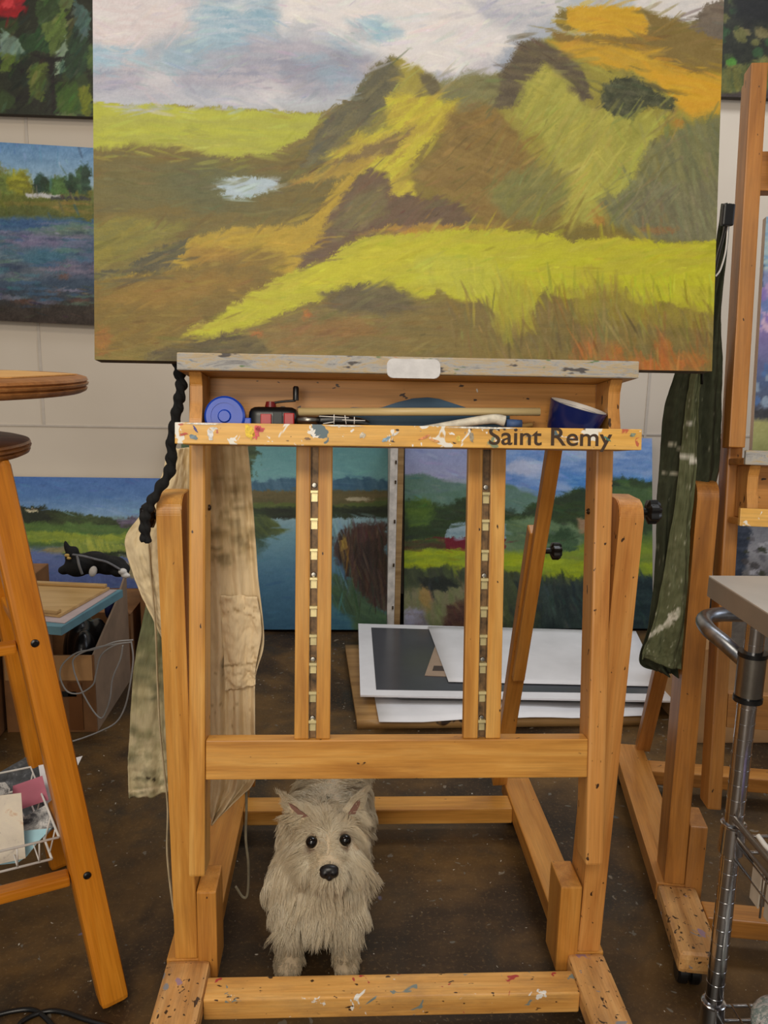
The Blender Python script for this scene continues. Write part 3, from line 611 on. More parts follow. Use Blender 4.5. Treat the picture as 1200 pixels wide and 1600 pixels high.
def easel(root,dv,woodm,detail,footm,lipm,ledgem):
    W1,W2=woodm
    # base
    for xc,w,tag in ((-.259,.078,'l'),(.445,.068,'r')):
        board('base_rail',root,(xc,1.29,.07),(xc,1.905,.07),w,.04,(0,0,1),W2 if detail else W1,.003)
        board('rail_foot',root,(xc,1.085,.0698),(xc,1.2898,.0698),w-.0006,.0396,(0,0,1),footm,.010)
        for y in (1.14,1.86): castor(root,xc,y)
    board('front_rail',root,(-.22,1.226,.066),(.411,1.226,.066),.052,.038,(0,0,1),m_wood_sp if detail else W1)
    board('rear_rail',root,(-.22,1.80,.066),(.411,1.80,.066),.06,.038,(0,0,1),W1)
    # uprights beside the frame
    post('upright',root,(-.263,1.33,.09),(-.270,1.33,.912),.039,.078,W1)
    post('upright',root,(.452,1.33,.09),(.468,1.33,.912),.040,.078,m_wood_sp2 if detail else W1)
    board('brace_block',root,(.412,1.327,.052),(.412,1.327,.222),.038,.078,(0,-1,0),W2)
    board('brace_block',root,(-.226,1.327,.052),(-.226,1.327,.222),.034,.078,(0,-1,0),W2)
    k=knob(root,(-.298,1.325,.875),(-1,0,0),.019,.022); k=knob(root,(.502,1.325,.89),(1,0,0),.019,.022)
    # leaning frame
    fbox('frame_post',root,-.239,-.213,-.683,.667,-.057,0,W1,bev=.004)
    fbox('frame_post',root,.407,.436,-.672,.667,-.057,0,m_wood_sp2 if detail else W1,bev=.004)
    for u in (-.237,.422): fbox('mast_strip',root,u-.014,u+.014,.145+dv,.664,.001,.045,W1)
    fbox('cross_rail',root,-.2125,.4065,-.525,-.461,-.032,-.002,W1,'u')
    fbox('upper_rail',root,-.2125,.4065,.46,.53,-.032,-.002,W1,'u')
    for a,b in ((-.072,-.049),(-.037,-.0145),(.202,.2255),(.2385,.263)):
        fbox('slat',root,a,b,-.4608,.12,-.024,-.006,W1)
    if detail:
        for uc in (-.043,.232): ratchet(root,uc,-.46,.03)
        for u in (-.2125,.4065): 
            s=1 if u<0 else -1
            q=FM@Vector((u+s*.001,-.09,-.03)); bolt(root,q,(s,0,0))
    # tray
    tr=fbox('tray_back',root,-.2065,.4015,.0205+dv,.1136+dv,.001,.010,m_wood_tray2,'u')
    fbox('tray_floor',root,-.235,.438,.008+dv,.020+dv,.0105,.088,m_wood_tray2,'u')
    lip=fbox('tray_lip',root,-.241,.4445,.008+dv,.039+dv,.0885,.100,lipm,'u',.0015)
    prof=[(.021,.0105),(.021,.082),(.045,.078),(.07,.070),(.095,.072),(.1135,.084),(.1135,.0105)]
    for u0,u1 in ((-.224,-.206),(.401,.419)):
        M=FM@Matrix.Translation((u0,dv,0))@Matrix(((0,0,1,0),(1,0,0,0),(0,1,0,0),(0,0,0,1)))
        # local: x=v, y=w, z=u
        prism('tray_cheek',root,prof,'z',0,u1-u0,m_wood_tray2,M,bev=.001)
    fbox('canvas_shelf',root,-.238,.437,.1138+dv,.126+dv,.001,.0905,W1,'u')
    fbox('shelf_lip',root,-.238,.437,.1138+dv,.139+dv,.0908,.101,ledgem,'u',.002)
    # rear struts
    for s,xt,xb in ((1,.372,.400),(-1,-.178,-.222)):
        T=Vector((xt-.01,1.38,1.04)) if s>0 else Vector((-.215,1.462,.985)); Bt=Vector((xb,1.865,.09)); mid=T.lerp(Bt,.30); d=(Bt-T).normalized()
        up=Vector((0,-1,0))
        board('strut_slide',root,T,T.lerp(Bt,.62),.026,.022,up,W2)
        board('strut',root,T.lerp(Bt,.235)+Vector((.0,.024,0)),Bt+Vector((0,.024,0)),.036,.028,up,W2)
        knob(root,T.lerp(Bt,.285)+Vector((.03*s,.02,0)),(s,0,0),.016,.02)
    return root
m_wood_sp2=wood('lightly_spotted_beech',(180,116,54),(202,140,72),(212,156,90),splat=[((206,200,206),30,.77),((150,110,150),16,.80)],specks=1.0)
m_wood_tray2=wood('tray_pine',(172,116,52),(196,138,68),(208,152,84),specks=.9,splat=[((214,206,190),30,.78)])
ez=empty('studio_easel',(.09,1.5,0),'large golden beech studio easel holding the big hill landscape, standing over the white dog','easel','wooden studio easels')
easel(ez,0,(m_wood,m_wood2),True,m_wood_foot,m_wood_tray,m_ledge)
# whitewashed patch hanging over the shelf lip
def rrect(w,h,r,n=5):
    pts=[]
    for cx,cy,a0 in ((w/2-r,h/2-r,0),(-w/2+r,h/2-r,90),(-w/2+r,-h/2+r,180),(w/2-r,-h/2+r,270)):
        for k in range(n+1):
            a=math.radians(a0+90*k/n); pts.append((cx+r*math.cos(a),cy+r*math.sin(a)))
    return pts
prism('shelf_catch',ez,rrect(.078,.028,.009),'z',0,.003,m_label,FM@Matrix.Translation((.103,.1215,.1012)),bev=.0008)
# painted daubs on the lip and lettering
def txt(par,s,M,size,mat,ext=.0003,name='lettering',bold=0):
    c=bpy.data.curves.new('t','FONT'); c.body=s; c.size=size; c.extrude=ext; c.offset=bold; c.align_x='LEFT'
    t=bpy.data.objects.new('t',c); COL.objects.link(t); bpy.context.view_layer.update()
    me=bpy.data.meshes.new_from_object(t.evaluated_get(bpy.context.evaluated_depsgraph_get())); bpy.data.objects.remove(t)
    return link(name,me,mat,par,M)
m_burn=plain('burnt_lettering',(58,38,18),.7)
txt(ez,'Saint Remy',FM@Matrix.Translation((.2145,.0135,.1002))@Matrix.Diagonal((1.1,1,1,1)),.0372,m_burn,bold=.0004)
def daub(par,cx,cy,rx,ry,c,seed,rot=0):
    rr=random.Random(seed); pts=[]
    for k in range(18):
        a=2*math.pi*k/18; q=1+rr.uniform(-.35,.25); x,y=rx*q*math.cos(a),ry*q*math.sin(a); pts.append((cx+x*math.cos(rot)-y*math.sin(rot),cy+x*math.sin(rot)+y*math.cos(rot)))
    return prism('paint_daub',par,pts,'z',0,.0005,plain('oil_daub',c,.5,0,.2,200),FM@Matrix.Translation((0,0,.1002)))
for i,(x,y,rx,ry,c,ro) in enumerate(((-.134,.027,.006,.012,(226,182,40),.3),(-.124,.026,.005,.011,(210,84,84),-.2),(-.119,.031,.006,.004,(204,70,80),0),(-.228,.022,.006,.002,(190,80,60),.2),(-.214,.018,.006,.004,(110,130,140),0),(-.211,.029,.0015,.006,(60,60,130),.6),(-.190,.022,.004,.009,(226,222,214),.2),(-.186,.031,.007,.002,(220,214,204),0),(.065,.019,.008,.003,(130,160,180),.5),(.078,.027,.007,.002,(206,200,190),.5),(.03,.024,.005,.004,(190,180,160),0),(.17,.021,.003,.005,(232,190,80),0),(.19,.024,.003,.009,(150,140,120),.1),(.12,.022,.01,.002,(206,130,80),.4),(.135,.018,.008,.002,(210,150,90),-.3),(-.05,.018,.004,.002,(120,90,60),0),(.0,.0375,.03,.0012,(220,216,206),0),(.2,.0375,.05,.0013,(216,212,204),0),(-.2,.0375,.03,.0012,(224,220,210),0),(.43,.030,.005,.003,(120,130,110),.3),(.392,.024,.006,.0015,(70,120,108),-.6))): daub(ez,x,y,rx,ry,c,i,ro)
# the hill painting on the main easel
V3=Vector((0,.1452,.9894)); C0=FM@Vector((-.357,.1275,.0895))
painting('landscape_painting','large unfinished oil painting of golden green hills under clouds, on the main easel','painting',C0,(1,0,0),V3,.909,.610,.034,pic_hills,700,470,plain('canvas_side_dark',(66,54,38),.7,0,.3,20))
# easel 2
ez2=empty('studio_easel',(.09,1.5,0),'second beech studio easel behind the steel cart, with the olive apron hanging beside it','easel','wooden studio easels')
easel(ez2,-.150,(m_wood_b,m_wood_b2),False,m_wood_foot,m_wood_tray,m_ledge)
_a=math.radians(-9.9)
T2=Matrix.Translation((.613,1.281,0))@Matrix.Rotation(_a,4,'Z')@Matrix.Translation((.298,-1.085,0))
ez2.matrix_basis=T2@W[ez2.name]; ez2['_x']=0; del ez2['_x']
# painting on easel 2
FM2=T2@FM
ex2=(FM2.to_3x3()@Vector((1,0,0))); ey2=(FM2.to_3x3()@Vector((0,1,0)))
ti=math.radians(2.5)
painting('abstract_painting','purple and blue oil painting with a pale yellow left edge, on the second easel','painting',FM2@Vector((-.2185,-.0225,.070)),ex2,ey2,.50,.415,.018,pic_lilac,150,130,m_white)
painting('sky_painting','small bright blue painting fixed high on the second easel','painting',FM2@Vector((-.205,.485,.065)),ex2,ey2,.30,.13,.018,pic_sky_small,60,40,m_white)
# ------------------------------------------------------------------ room
def structure(o): o['kind']='structure'; return o
fl=structure(link('floor',bm2me(boxbm(9,8,.1,c=(0,2.0,-.05))),m_floor))
structure(link('wall_back',bm2me(boxbm(9,.12,3.2,c=(0,3.562,1.6))),m_wall))
m_groove=plain('panel_seam',(186,176,164),.7)
for i,(x,z0,z1) in enumerate(((-1.228,.80,3.1),(1.296,.09,3.1),(.04,.8,3.1))):
    structure(box('trim_%d'%(i+1),None,(x-.006,3.4985,z0),(x+.006,3.5025,z1),m_groove,.001))
structure(box('trim_4',None,(-4,3.4982,.795),(4,3.5025,.803),m_groove,.001))
structure(box('baseboard_back',None,(-4.4,3.490,0),(4.4,3.5025,.085),plain('dark_baseboard',(38,32,28),.6),.002))
# pictures on the wall and floor
m_edge_w=plain('primed_canvas_edge',(205,200,190),.7,0,.08,30)
m_edge_d=plain('dark_canvas_edge',(48,42,36),.7,0,.1,30)
UP=(0,0,1)
painting('rose_painting','dark green leafy painting with a red rose, hung at upper left','painting',(-1.60,3.455,1.984),(1,0,0),(0,.02,1),.74,.62,.035,pic_rose,200,170,m_edge_d)
pr=painting('lake_painting','river and birch trees painting hung below the rose painting','painting',(-1.85,3.455,1.232),(1,0,-.028),(0.028,.0,1),.94,.665,.035,pic_trees_river,260,190,m_edge_d)
painting('garden_painting','dark garden painting hung at upper right above the second easel','painting',(1.40,3.455,2.135),(1,0,0),(0,.0,1),.7,.5,.035,pic_garden,120,90,m_edge_d)
def lean(name,label,x0,w,h,yb,func,nx,ny,edge,rot=0.0,zb=.003,top=3.445,th=.035):
    dy=top-yb; a=math.asin(min(.9,dy/h)); ey=Vector((0,math.sin(a),math.cos(a)))
    return painting(name,label,'painting',(x0,yb,zb+th*math.sin(a)),(1,rot,0),ey,w,h,th,func,nx,ny,edge)
lean('coast_painting','beach painting of blue water and green dunes, leaning on the wall behind the boxes',-1.62,.90,.60,3.30,pic_beach,230,150,m_edge_w)
lean('marsh_painting','tall painting of a blue river with reeds, leaning on the wall beside the barn painting',-.655,.845,.84,3.235,pic_marsh,260,260,m_edge_d)
lean('barn_painting','wide painting of a red barn among green fields, leaning on the wall behind the papers',.262,1.045,.80,3.26,pic_barn,320,250,m_edge_d)
# canvas standing edge-on
cv=empty('blank_canvas',(.222,3.35,0),'white-edged canvas standing edge-on between the river and barn paintings','canvas')
mM=Matrix.Translation((.207,3.33,.40))@Matrix.Rotation(math.radians(-2.3),4,'X')
link('canvas_edge',bm2me(boxbm(.030,.18,.79,.002)),plain('stained_white_canvas',(214,208,200),.7,0,.12,30),cv,Matrix.Translation((.206,3.345,.40)))
link('stretcher_bar',bm2me(boxbm(.024,.16,.79,.002)),wood('stretcher_pine',(140,108,66),(166,134,90),(180,150,104)),cv,Matrix.Translation((.2335,3.34,.40)))
for z in (.10,.28,.46,.62,.70): link('staple',bm2me(boxbm(.006,.004,.014)),m_darkmetal,cv,Matrix.Translation((.214,3.2535,z)))
# grey canvas behind the second easel
painting('snow_painting','grey and white snowy painting behind the second easel, above the steel cart','painting',(1.085,2.25,.30),(1,-.1,0),(0,.12,1),.55,.42,.03,pic_snow,120,100,m_edge_d)
box('storage_crate',None,(1.06,2.26,.0),(1.70,2.60,.298),m_card,.003); props(bpy.data.objects['storage_crate'],'plain cardboard crate under the grey snowy painting','crate')
# ------------------------------------------------------------------ papers on the floor
def sheet(name,label,cat,pts,z,mat,th=.002,curl=0,group=None,n=14,seed=0,zs=None):
    """pts: 4 corners (near-left, near-right, far-right, far-left) on the floor plan"""
    P=[Vector((p[0],p[1],0)) for p in pts]; zs=zs or (z,)*4; G=np.zeros((n,n,3)); c=(P[0]+P[2])/2
    for i in range(n):
        for j in range(n):
            u,v=j/(n-1),i/(n-1); q=P[0]*(1-u)*(1-v)+P[1]*u*(1-v)+P[2]*u*v+P[3]*(1-u)*v
            zz=zs[0]*(1-u)*(1-v)+zs[1]*u*(1-v)+zs[2]*u*v+zs[3]*(1-u)*v
            k=fb(np.array(q.x*4.+seed),np.array(q.y*4.+seed),seed,2)
            G[i,j]=(q.x-c.x,q.y-c.y,zz+curl*float(k)*(1-min(v*3,1)))
    o=link(name,gridmesh(G),mat,None,Matrix.Translation(c),smooth=curl>0)
    md=o.modifiers.new('thickness','SOLIDIFY'); md.thickness=th; md.offset=1
    return props(o,label,cat,group)
sheet('plywood_sheet','tan wooden panel at the bottom of the floor stack, under the papers','sheet',[(.055,2.36),(.99,2.38),(1.02,3.05),(.02,3.02)],.001,wood('raw_panel',(150,112,66),(176,136,84),(190,150,98),splat=[((60,40,28),9,.62)]),.026)
sheet('drawing_paper','crumpled white sheet hanging out under the grey print','paper',[(.12,2.33),(.98,2.37),(1.0,3.0),(.10,3.0)],.0285,m_paper,.0015,.02,seed=3)
sheet('mat_board','thin dark mat board between the papers of the floor stack','board',[(.19,2.47),(1.0,2.44),(1.0,3.0),(.16,3.0)],.052,plain('mat_board_grey',(96,92,92),.7),.004)
gp=empty('grey_print',(.56,2.75,0),'large grey print with white border lying on the floor stack','print')
def slab(name,par,pts,z0,z1,mat):
    return prism(name,par,pts,'z',z0,z1,mat)
slab('white_border',gp,[(.066,2.47),(1.08,2.42),(1.12,3.08),(.072,3.16)],.058,.064,m_paper)
slab('grey_area',gp,[(.118,2.51),(1.05,2.475),(1.08,3.03),(.122,3.11)],.0642,.0652,plain('grey_print_ink',(74,76,82),.22,0,.08,3))
ph=empty('photo_card',(.33,2.8,0),'small tan card with a dark drawing, between grey print and white sheet','card')
slab('card_sheet',ph,[(.285,2.62),(.47,2.60),(.44,2.92),(.36,2.94)],.066,.068,plain('tan_card',(158,136,116),.7))
slab('card_drawing',ph,[(.315,2.66),(.40,2.655),(.405,2.70),(.325,2.705)],.0682,.0686,plain('drawing_ink',(70,58,52),.7))
slab('card_drawing',ph,[(.352,2.74),(.395,2.74),(.392,2.78),(.365,2.78)],.0682,.0686,plain('drawing_ink2',(70,58,52),.7))
sheet('white_paper','big plain white sheet on top of the floor stack','paper',[(.358,2.56),(1.06,2.52),(1.16,3.06),(.345,3.11)],.0695,m_paper,.0012,.0,seed=5)
# ------------------------------------------------------------------ cloths
m_fabric=paint_mat('woven_cloth',.92,bs=.1)
def c_body(p):
    p.fill((226,206,168)); P,B=p.poly,p.blob
    P([(280,600),(420,600),(420,880),(280,880)],((206,184,142),(216,196,156)),30,10)
    for k in range(60):
        r=random.Random(k); B(r.uniform(325,405),r.uniform(730,880),r.uniform(2,12),r.uniform(2,8),r.choice([(150,130,90),(120,106,76),(176,156,116)]),.8,.6,5,8,.45)
    for k in range(30):
        r=random.Random(k+99); B(r.uniform(325,405),r.uniform(880,1260),r.uniform(1,3),r.uniform(1,3),(150,124,84),.8,.6,4,8,.5)
    P([(345,1039),(402,1034),(402,1037),(345,1042)],(170,148,110),1,1); return p.out(4)
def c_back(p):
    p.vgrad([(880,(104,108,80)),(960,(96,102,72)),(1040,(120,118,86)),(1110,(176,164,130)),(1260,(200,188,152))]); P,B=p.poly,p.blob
    for k in range(240):
        r=random.Random(k); y=r.uniform(900,1252); B(r.uniform(198,300),y,r.uniform(3,16),r.uniform(2,9),r.choice([(110,110,78),(140,130,94),(84,84,62),(190,178,140)]),.8,.6,5,10,.35)
    B(232,1216,3,3,(50,40,26),.5,.3); B(240,1218,3,3,(50,40,26),.5,.3)
    P([(190,1236),(300,1222),(300,1226),(190,1240)],(220,206,170),1,1); return p.out(6)
def c_flap(p):
    p.fill((220,202,164)); 
    for k in range(40):
        r=random.Random(k+7); p.blob(r.uniform(200,300),r.uniform(760,1050),r.uniform(2,10),r.uniform(2,6),(180,160,120),.8,.6,5,8,.4)
    return p.out(5)
def c_jack(p):
    p.fill((52,56,40)); P,B=p.poly,p.blob
    for k in range(300):
        r=random.Random(k); B(r.uniform(1000,1135),r.uniform(330,1057),r.uniform(1,8),r.uniform(1,5),r.choice([(38,40,30),(66,70,50),(60,60,46)]),.8,.6,4,8,.4)
    for k in range(120):
        r=random.Random(k+500); B(r.uniform(1005,1130),r.uniform(600,1050),r.uniform(.4,1.3),r.uniform(.4,2.2),(130,130,112),.6,.3,3,4,.7)
    P([(1044,690),(1064,698),(1064,702),(1044,694)],(170,168,150),1,2,4); P([(1036,735),(1062,738),(1060,742),(1034,739)],(150,148,132),1,2,4)
    return p.out(5)
def c_fold(p):
    p.fill((92,96,68)); P,B=p.poly,p.blob
    for k in range(300):
        r=random.Random(k+3); B(r.uniform(1005,1100),r.uniform(590,1057),r.uniform(1,7),r.uniform(1,5),r.choice([(74,78,54),(112,114,84),(100,102,76)]),.8,.6,4,8,.45)
    for k in range(200):
        r=random.Random(k+900); B(r.uniform(1010,1095),r.uniform(600,1050),r.uniform(.4,1.2),r.uniform(.5,2.4),(168,168,148),.6,.3,3,4,.7)
    P([(1062,708),(1092,716),(1091,727),(1078,720),(1062,716)],((214,212,202),(180,180,166)),1.2,3,4,20); P([(1072,660),(1088,662),(1088,665),(1074,664)],(200,198,186),1,2,3)
    P([(1008,996),(1022,982),(1040,972),(1048,958),(1062,948),(1062,964),(1050,976),(1030,986),(1012,1000)],((222,218,206),(150,150,130)),1.2,5,5,30,ang=-.5,ln=8,wd=3)
    return p.out(6)
def cloth(name,par,rows,Y,func,cols=40,n=10,folds=((.008,9,0),),label=None,cat=None,th=.002,group=None,Yb=None,seed=1,wr=.010):
    """rows: (xl,yl,xr,yr) outline of the hanging cloth read on the chart, set at distance Y (Yb at its foot)"""
    Pl=[];Pr=[]; cols=cols*3; n=n*2
    m=len(rows)
    for i,r in enumerate(rows):
        yy=Y+( (Yb-Y)*i/(m-1) if Yb else 0); Pl.append(atY(r[0],r[1],yy)); Pr.append(atY(r[2],r[3],yy))
    Pl=catmull(Pl,n); Pr=catmull(Pr,n); R=len(Pl); G=np.zeros((R,cols,3)); o0=(Pl[-1]+Pr[-1])/2
    for i in range(R):
        for j in range(cols):
            t=j/(cols-1); q=Pl[i].lerp(Pr[i],t); s=i/(R-1); d=0
            for (a,f,ph) in folds: d+=a*math.sin(f*t*2*math.pi/2+ph+1.1*math.sin(s*3+ph))*(.35+.65*s)
            d+=wr*(float(fb(np.array(t*4.),np.array(s*9.),seed,4))-.5)*2
            G[i,j]=(q.x-o0.x,q.y+d-o0.y,q.z-o0.z)
    cols0=cols; me=gridmesh(G[::-1]); px,py=proj((G[::-1])+np.array(o0)); setcol(me,func(Pic(px,py)).reshape(-1,3))
    o=link(name,me,m_fabric,par,Matrix.Translation(o0),smooth=True)
    md=o.modifiers.new('thickness','SOLIDIFY'); md.thickness=th; md.offset=0
    if label: props(o,label,cat,group)
    return o
ap=empty('canvas_apron',(-.25,1.42,.3),'beige painter\'s apron hanging from the left side of the main easel','apron')
cloth('apron_body',ap,[(300,640,380,640),(305,700,388,700),(318,800,396,800),(320,900,404,900),(322,1000,413,1000),(322,1060,400,1055),(322,1130,399,1130),(322,1215,400,1210),(322,1262,374,1245),(330,1284,334,1282)],1.425,c_body,44,8,((.009,5,0),(.004,11,1)))
cloth('apron_pocket',ap,[(345,930,402,932),(347,980,409,985),(350,1040,400,1042),(352,1080,399,1070)],1.413,c_body,24,8,((.005,3,1),),seed=4)
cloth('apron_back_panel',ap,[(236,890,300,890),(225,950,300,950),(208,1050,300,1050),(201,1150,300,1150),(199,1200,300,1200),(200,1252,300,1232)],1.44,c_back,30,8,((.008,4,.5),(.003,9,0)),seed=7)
cloth('apron_flap',ap,[(262,700,300,700),(252,745,300,745),(222,800,300,800),(193,845,300,845),(206,900,300,900),(222,940,300,940),(245,985,300,985),(262,1020,300,1020),(290,1060,300,1060)],1.415,c_flap,30,8,((.010,3,0),(.004,7,1)),seed=9)
m_tape=plain('cotton_tape',(186,170,136),.9,0,.1,30); m_tape2=plain('dirty_cotton_tape',(120,112,92),.9,0,.15,30)
def Yp(l): return [atY(x,y,Y) for x,y,Y in l]
tube('apron_string',ap,Yp([(232,846,1.395),(236,900,1.40),(243,980,1.40),(246,1060,1.42),(250,1140,1.425),(256,1200,1.425),(262,1262,1.425),(261,1330,1.42),(268,1400,1.42),(275,1440,1.42)]),.0045,m_tape,8,8,flat=.35)
tube('apron_string',ap,Yp([(384,1215,1.44),(385,1260,1.44),(384,1310,1.44),(388,1350,1.44),(387,1395,1.44),(380,1402,1.44),(368,1385,1.44)]),.0025,m_tape2,8,8)
# black braided strap
bs=[(276,562,1.335),(282,600,1.29),(276,640,1.285),(268,690,1.285),(266,735,1.285),(240,780,1.28),(228,810,1.275),(228,846,1.275)]
P=catmull(Yp(bs),16); bm=bmesh.new(); n=len(P)
def rad(t): return .0055+.0016*math.sin(t*90)+.0012*math.sin(t*37)
for s in (0,2.1,4.2):
    path=[p+Vector((math.cos(i*.28+s)*.0032,math.sin(i*.28+s)*.0032,0)) for i,p in enumerate(P)]
    tubebm(path,lambda t:rad(t+s),8,bm)
o0=P[-1].copy(); me=bm2me(bm); me.transform(Matrix.Translation(-o0))
st=link('braided_strap',me,m_blackcloth,None,Matrix.Translation(o0),smooth=True); props(st,'black braided strap hanging from the easel shelf down to the left knob','strap')
pp=Yp([(222,800,1.275),(240,800,1.275),(238,846,1.275),(220,846,1.275)])
# jacket / olive apron beside second easel
jk=empty('olive_apron',(.62,1.5,.5),'dark olive painter\'s apron with white paint streaks, hanging by the second easel','apron')
cloth('apron_panel',jk,[(1128,318,1142,318),(1118,400,1136,400),(1100,480,1128,480),(1072,540,1128,540),(1052,600,1128,600),(1040,660,1126,660),(1034,740,1122,740),(1030,800,1100,800),(1026,900,1090,900),(1015,980,1085,980),(1001,1035,1080,1035),(1030,1052,1062,1057)],1.52,c_jack,40,7,((.012,4,0),(.005,9,.5)),seed=12)
jmat=cloth_mat('white_streaked_olive_cloth',(80,84,58),(112,112,82),(170,170,150),None,30,((196,194,184),9,.60))
cloth('apron_fold',jk,[(1090,545,1104,545),(1080,590,1097,590),(1072,650,1092,650),(1062,740,1090,740),(1050,830,1080,830),(1040,900,1078,900),(1026,960,1075,960),(1010,1010,1070,1012),(1003,1030,1064,1046)],1.49,c_fold,24,7,((.010,2,1.3),(.003,5,0)),seed=15)
tube('apron_strap',jk,Yp([(1136,340,1.47),(1130,370,1.47),(1122,400,1.47),(1112,450,1.47),(1100,520,1.48),(1096,600,1.49)]),.006,m_black,8,8,flat=.3)
tube('apron_tie',jk,Yp([(1138,345,1.465),(1134,390,1.465),(1126,420,1.465),(1118,432,1.465)]),.0016,m_white,8,6)
bk=link('strap_buckle',bm2me(boxbm(.020,.012,.036,.003,c=(0,0,0))),m_black,jk,Matrix.Translation(atY(1137,336,1.455)))
# ------------------------------------------------------------------ things in the tray
def FT(u,v,w,R=None): 
    m=FM@Matrix.Translation((u,v,w)); return m@R if R else m
RX=lambda d:Matrix.Rotation(math.radians(d),4,'X'); RY=lambda d:Matrix.Rotation(math.radians(d),4,'Y'); RZ=lambda d:Matrix.Rotation(math.radians(d),4,'Z')
tp=empty('tape_measure',FM@Vector((-.172,.021,.055)),'round bright blue plastic tape case at the left end of the easel tray','tape')
lathe('case',tp,[(0,-.011),(.027,-.011),(.030,-.008),(.030,.008),(.027,.011),(.020,.011),(.020,.0095),(.010,.0095),(.008,.013),(0,.013)],m_blue,FT(-.174,.0505,.06))
link('tab',bm2me(boxbm(.016,.010,.012,.002)),m_blue,tp,FT(-.143,.044,.06))
sh=empty('crank_winder',FM@Vector((-.105,.021,.05)),'black and red hand tool with a small crank, lying in the easel tray','tool')
bm=boxbm(.074,.046,.040,.015,4); link('body',bm2me(bm),m_black,sh,FT(-.103,.0435,.048),smooth=True)
link('red_panel',bm2me(boxbm(.016,.018,.004,.001)),m_red,sh,FT(-.113,.046,.0685)); link('red_panel',bm2me(boxbm(.016,.020,.006,.002)),m_red,sh,FT(-.079,.047,.067))
link('grey_band',bm2me(boxbm(.014,.028,.004,.001)),plain('dark_grey_plastic',(40,44,44),.5),sh,FT(-.0955,.044,.0685))
lathe('red_cap',sh,[(0,.0),(.009,.0),(.007,.009),(0,.009)],plain('dark_red_plastic',(110,20,20),.35),FT(-.108,.0655,.048,RX(-90)),20)
tube('crank_arm',sh,[FM@Vector(p) for p in ((-.108,.072,.048),(-.09,.075,.05),(-.070,.0765,.052))],.003,m_black,6,8,flat=.6)
ck=lathe('crank_grip',sh,[(0,0),(.0045,0),(.0045,.019),(.003,.021),(0,.021)],m_black,FT(-.070,.077,.052,RX(-90)),14)
dw=tube('wooden_dowel',None,[FM@Vector((-.066,.060,.050)),FM@Vector((.301,.0655,.056))],.0062,wood('pale_dowel',(196,168,112),(214,190,136),(222,200,150)),1,14,straight=True); props(dw,'long pale wooden dowel lying across the easel tray','dowel')
pts=[(.0,.021),(.262,.021),(.262,.062),(.255,.068),(.245,.0695),(.235,.067),(.222,.066),(.20,.069),(.175,.078),(.15,.0855),(.133,.0875),(.11,.0855),(.085,.079),(.062,.071),(.045,.0675),(.03,.070),(.015,.0705),(.004,.067)]
pb=prism('painted_board',None,pts,'z',0,.008,wood('blue_painted_board',(26,62,92),(36,78,108),(52,92,120),splat=[((150,150,110),60,.74)]),FT(0,0,.014),bev=.0012); props(pb,'blue wavy-topped wooden board standing at the back of the tray','board')
pc=empty('paint_brush',FM@Vector((.0,.021,.06)),'black and white patterned brush handle with steel ferrule, in the tray beside the crank tool','brush')
tube('handle',pc,[FM@Vector(p) for p in ((-.034,.046,.072),(-.01,.047,.072),(.02,.045,.072),(.040,.041,.072))],lambda t:.0085-.003*t*t,m_black,8,14)
tube('ferrule',pc,[FM@Vector(p) for p in ((-.066,.0465,.072),(-.034,.0465,.072))],.006,m_steel,1,14,straight=True)
for a,b in (((-.034,.052),(.01,.0505)),((.0,.047),(.034,.0465)),((-.028,.041),(-.012,.044)),((-.012,.055),(-.012,.041)),((.004,.054),(.006,.041)),((.018,.052),(.018,.041))):
    tube('white_stroke',pc,[FM@Vector((a[0],a[1],.0805)),FM@Vector((b[0],b[1],.0795))],.0008,m_white,1,6,straight=True)
fb_=empty('paint_brush',FM@Vector((.17,.021,.06)),'cream paint-caked brush lying at the right of the tray, under the dowel','brush')
tube('handle',fb_,[FM@Vector(p) for p in ((.085,.030,.077),(.13,.037,.077),(.18,.0455,.077),(.225,.052,.077),(.243,.049,.077))],lambda t:.004+.0045*t,plain('caked_cream_paint',(206,200,184),.7,0,.14,60,bump=.4),8,12)
tube('blue_tip',fb_,[FM@Vector(p) for p in ((.247,.046,.07),(.27,.045,.07))],.007,plain('blue_paint_crust',(60,86,130),.6,0,.2,60),1,12,straight=True)
tube('pencil',None,[FM@Vector((.20,.030,.05)),FM@Vector((.292,.046,.045))],.004,wood('pencil_wood',(150,110,60),(180,140,84),(196,160,104)),1,8,straight=True); props(bpy.data.objects['pencil'],'plain wooden stick beside the blue bowl in the tray','stick')
bw=empty('enamel_bowl',FM@Vector((.345,.021,.045)),'navy blue enamel bowl with white inside, tilted in the right end of the tray','bowl')
BT=FT(.346,.023,.050)@RZ(-14)@RX(-76)
lathe('bowl_body',bw,[(0,0.004),(.030,.004),(.036,.012),(.043,.050),(.0445,.0545),(.042,.0545),(.040,.049)],m_navy,BT,40)
lathe('bowl_lining',bw,[(0,.008),(.028,.008),(.034,.015),(.0412,.0552),(.0428,.0552)],m_white,BT,40)
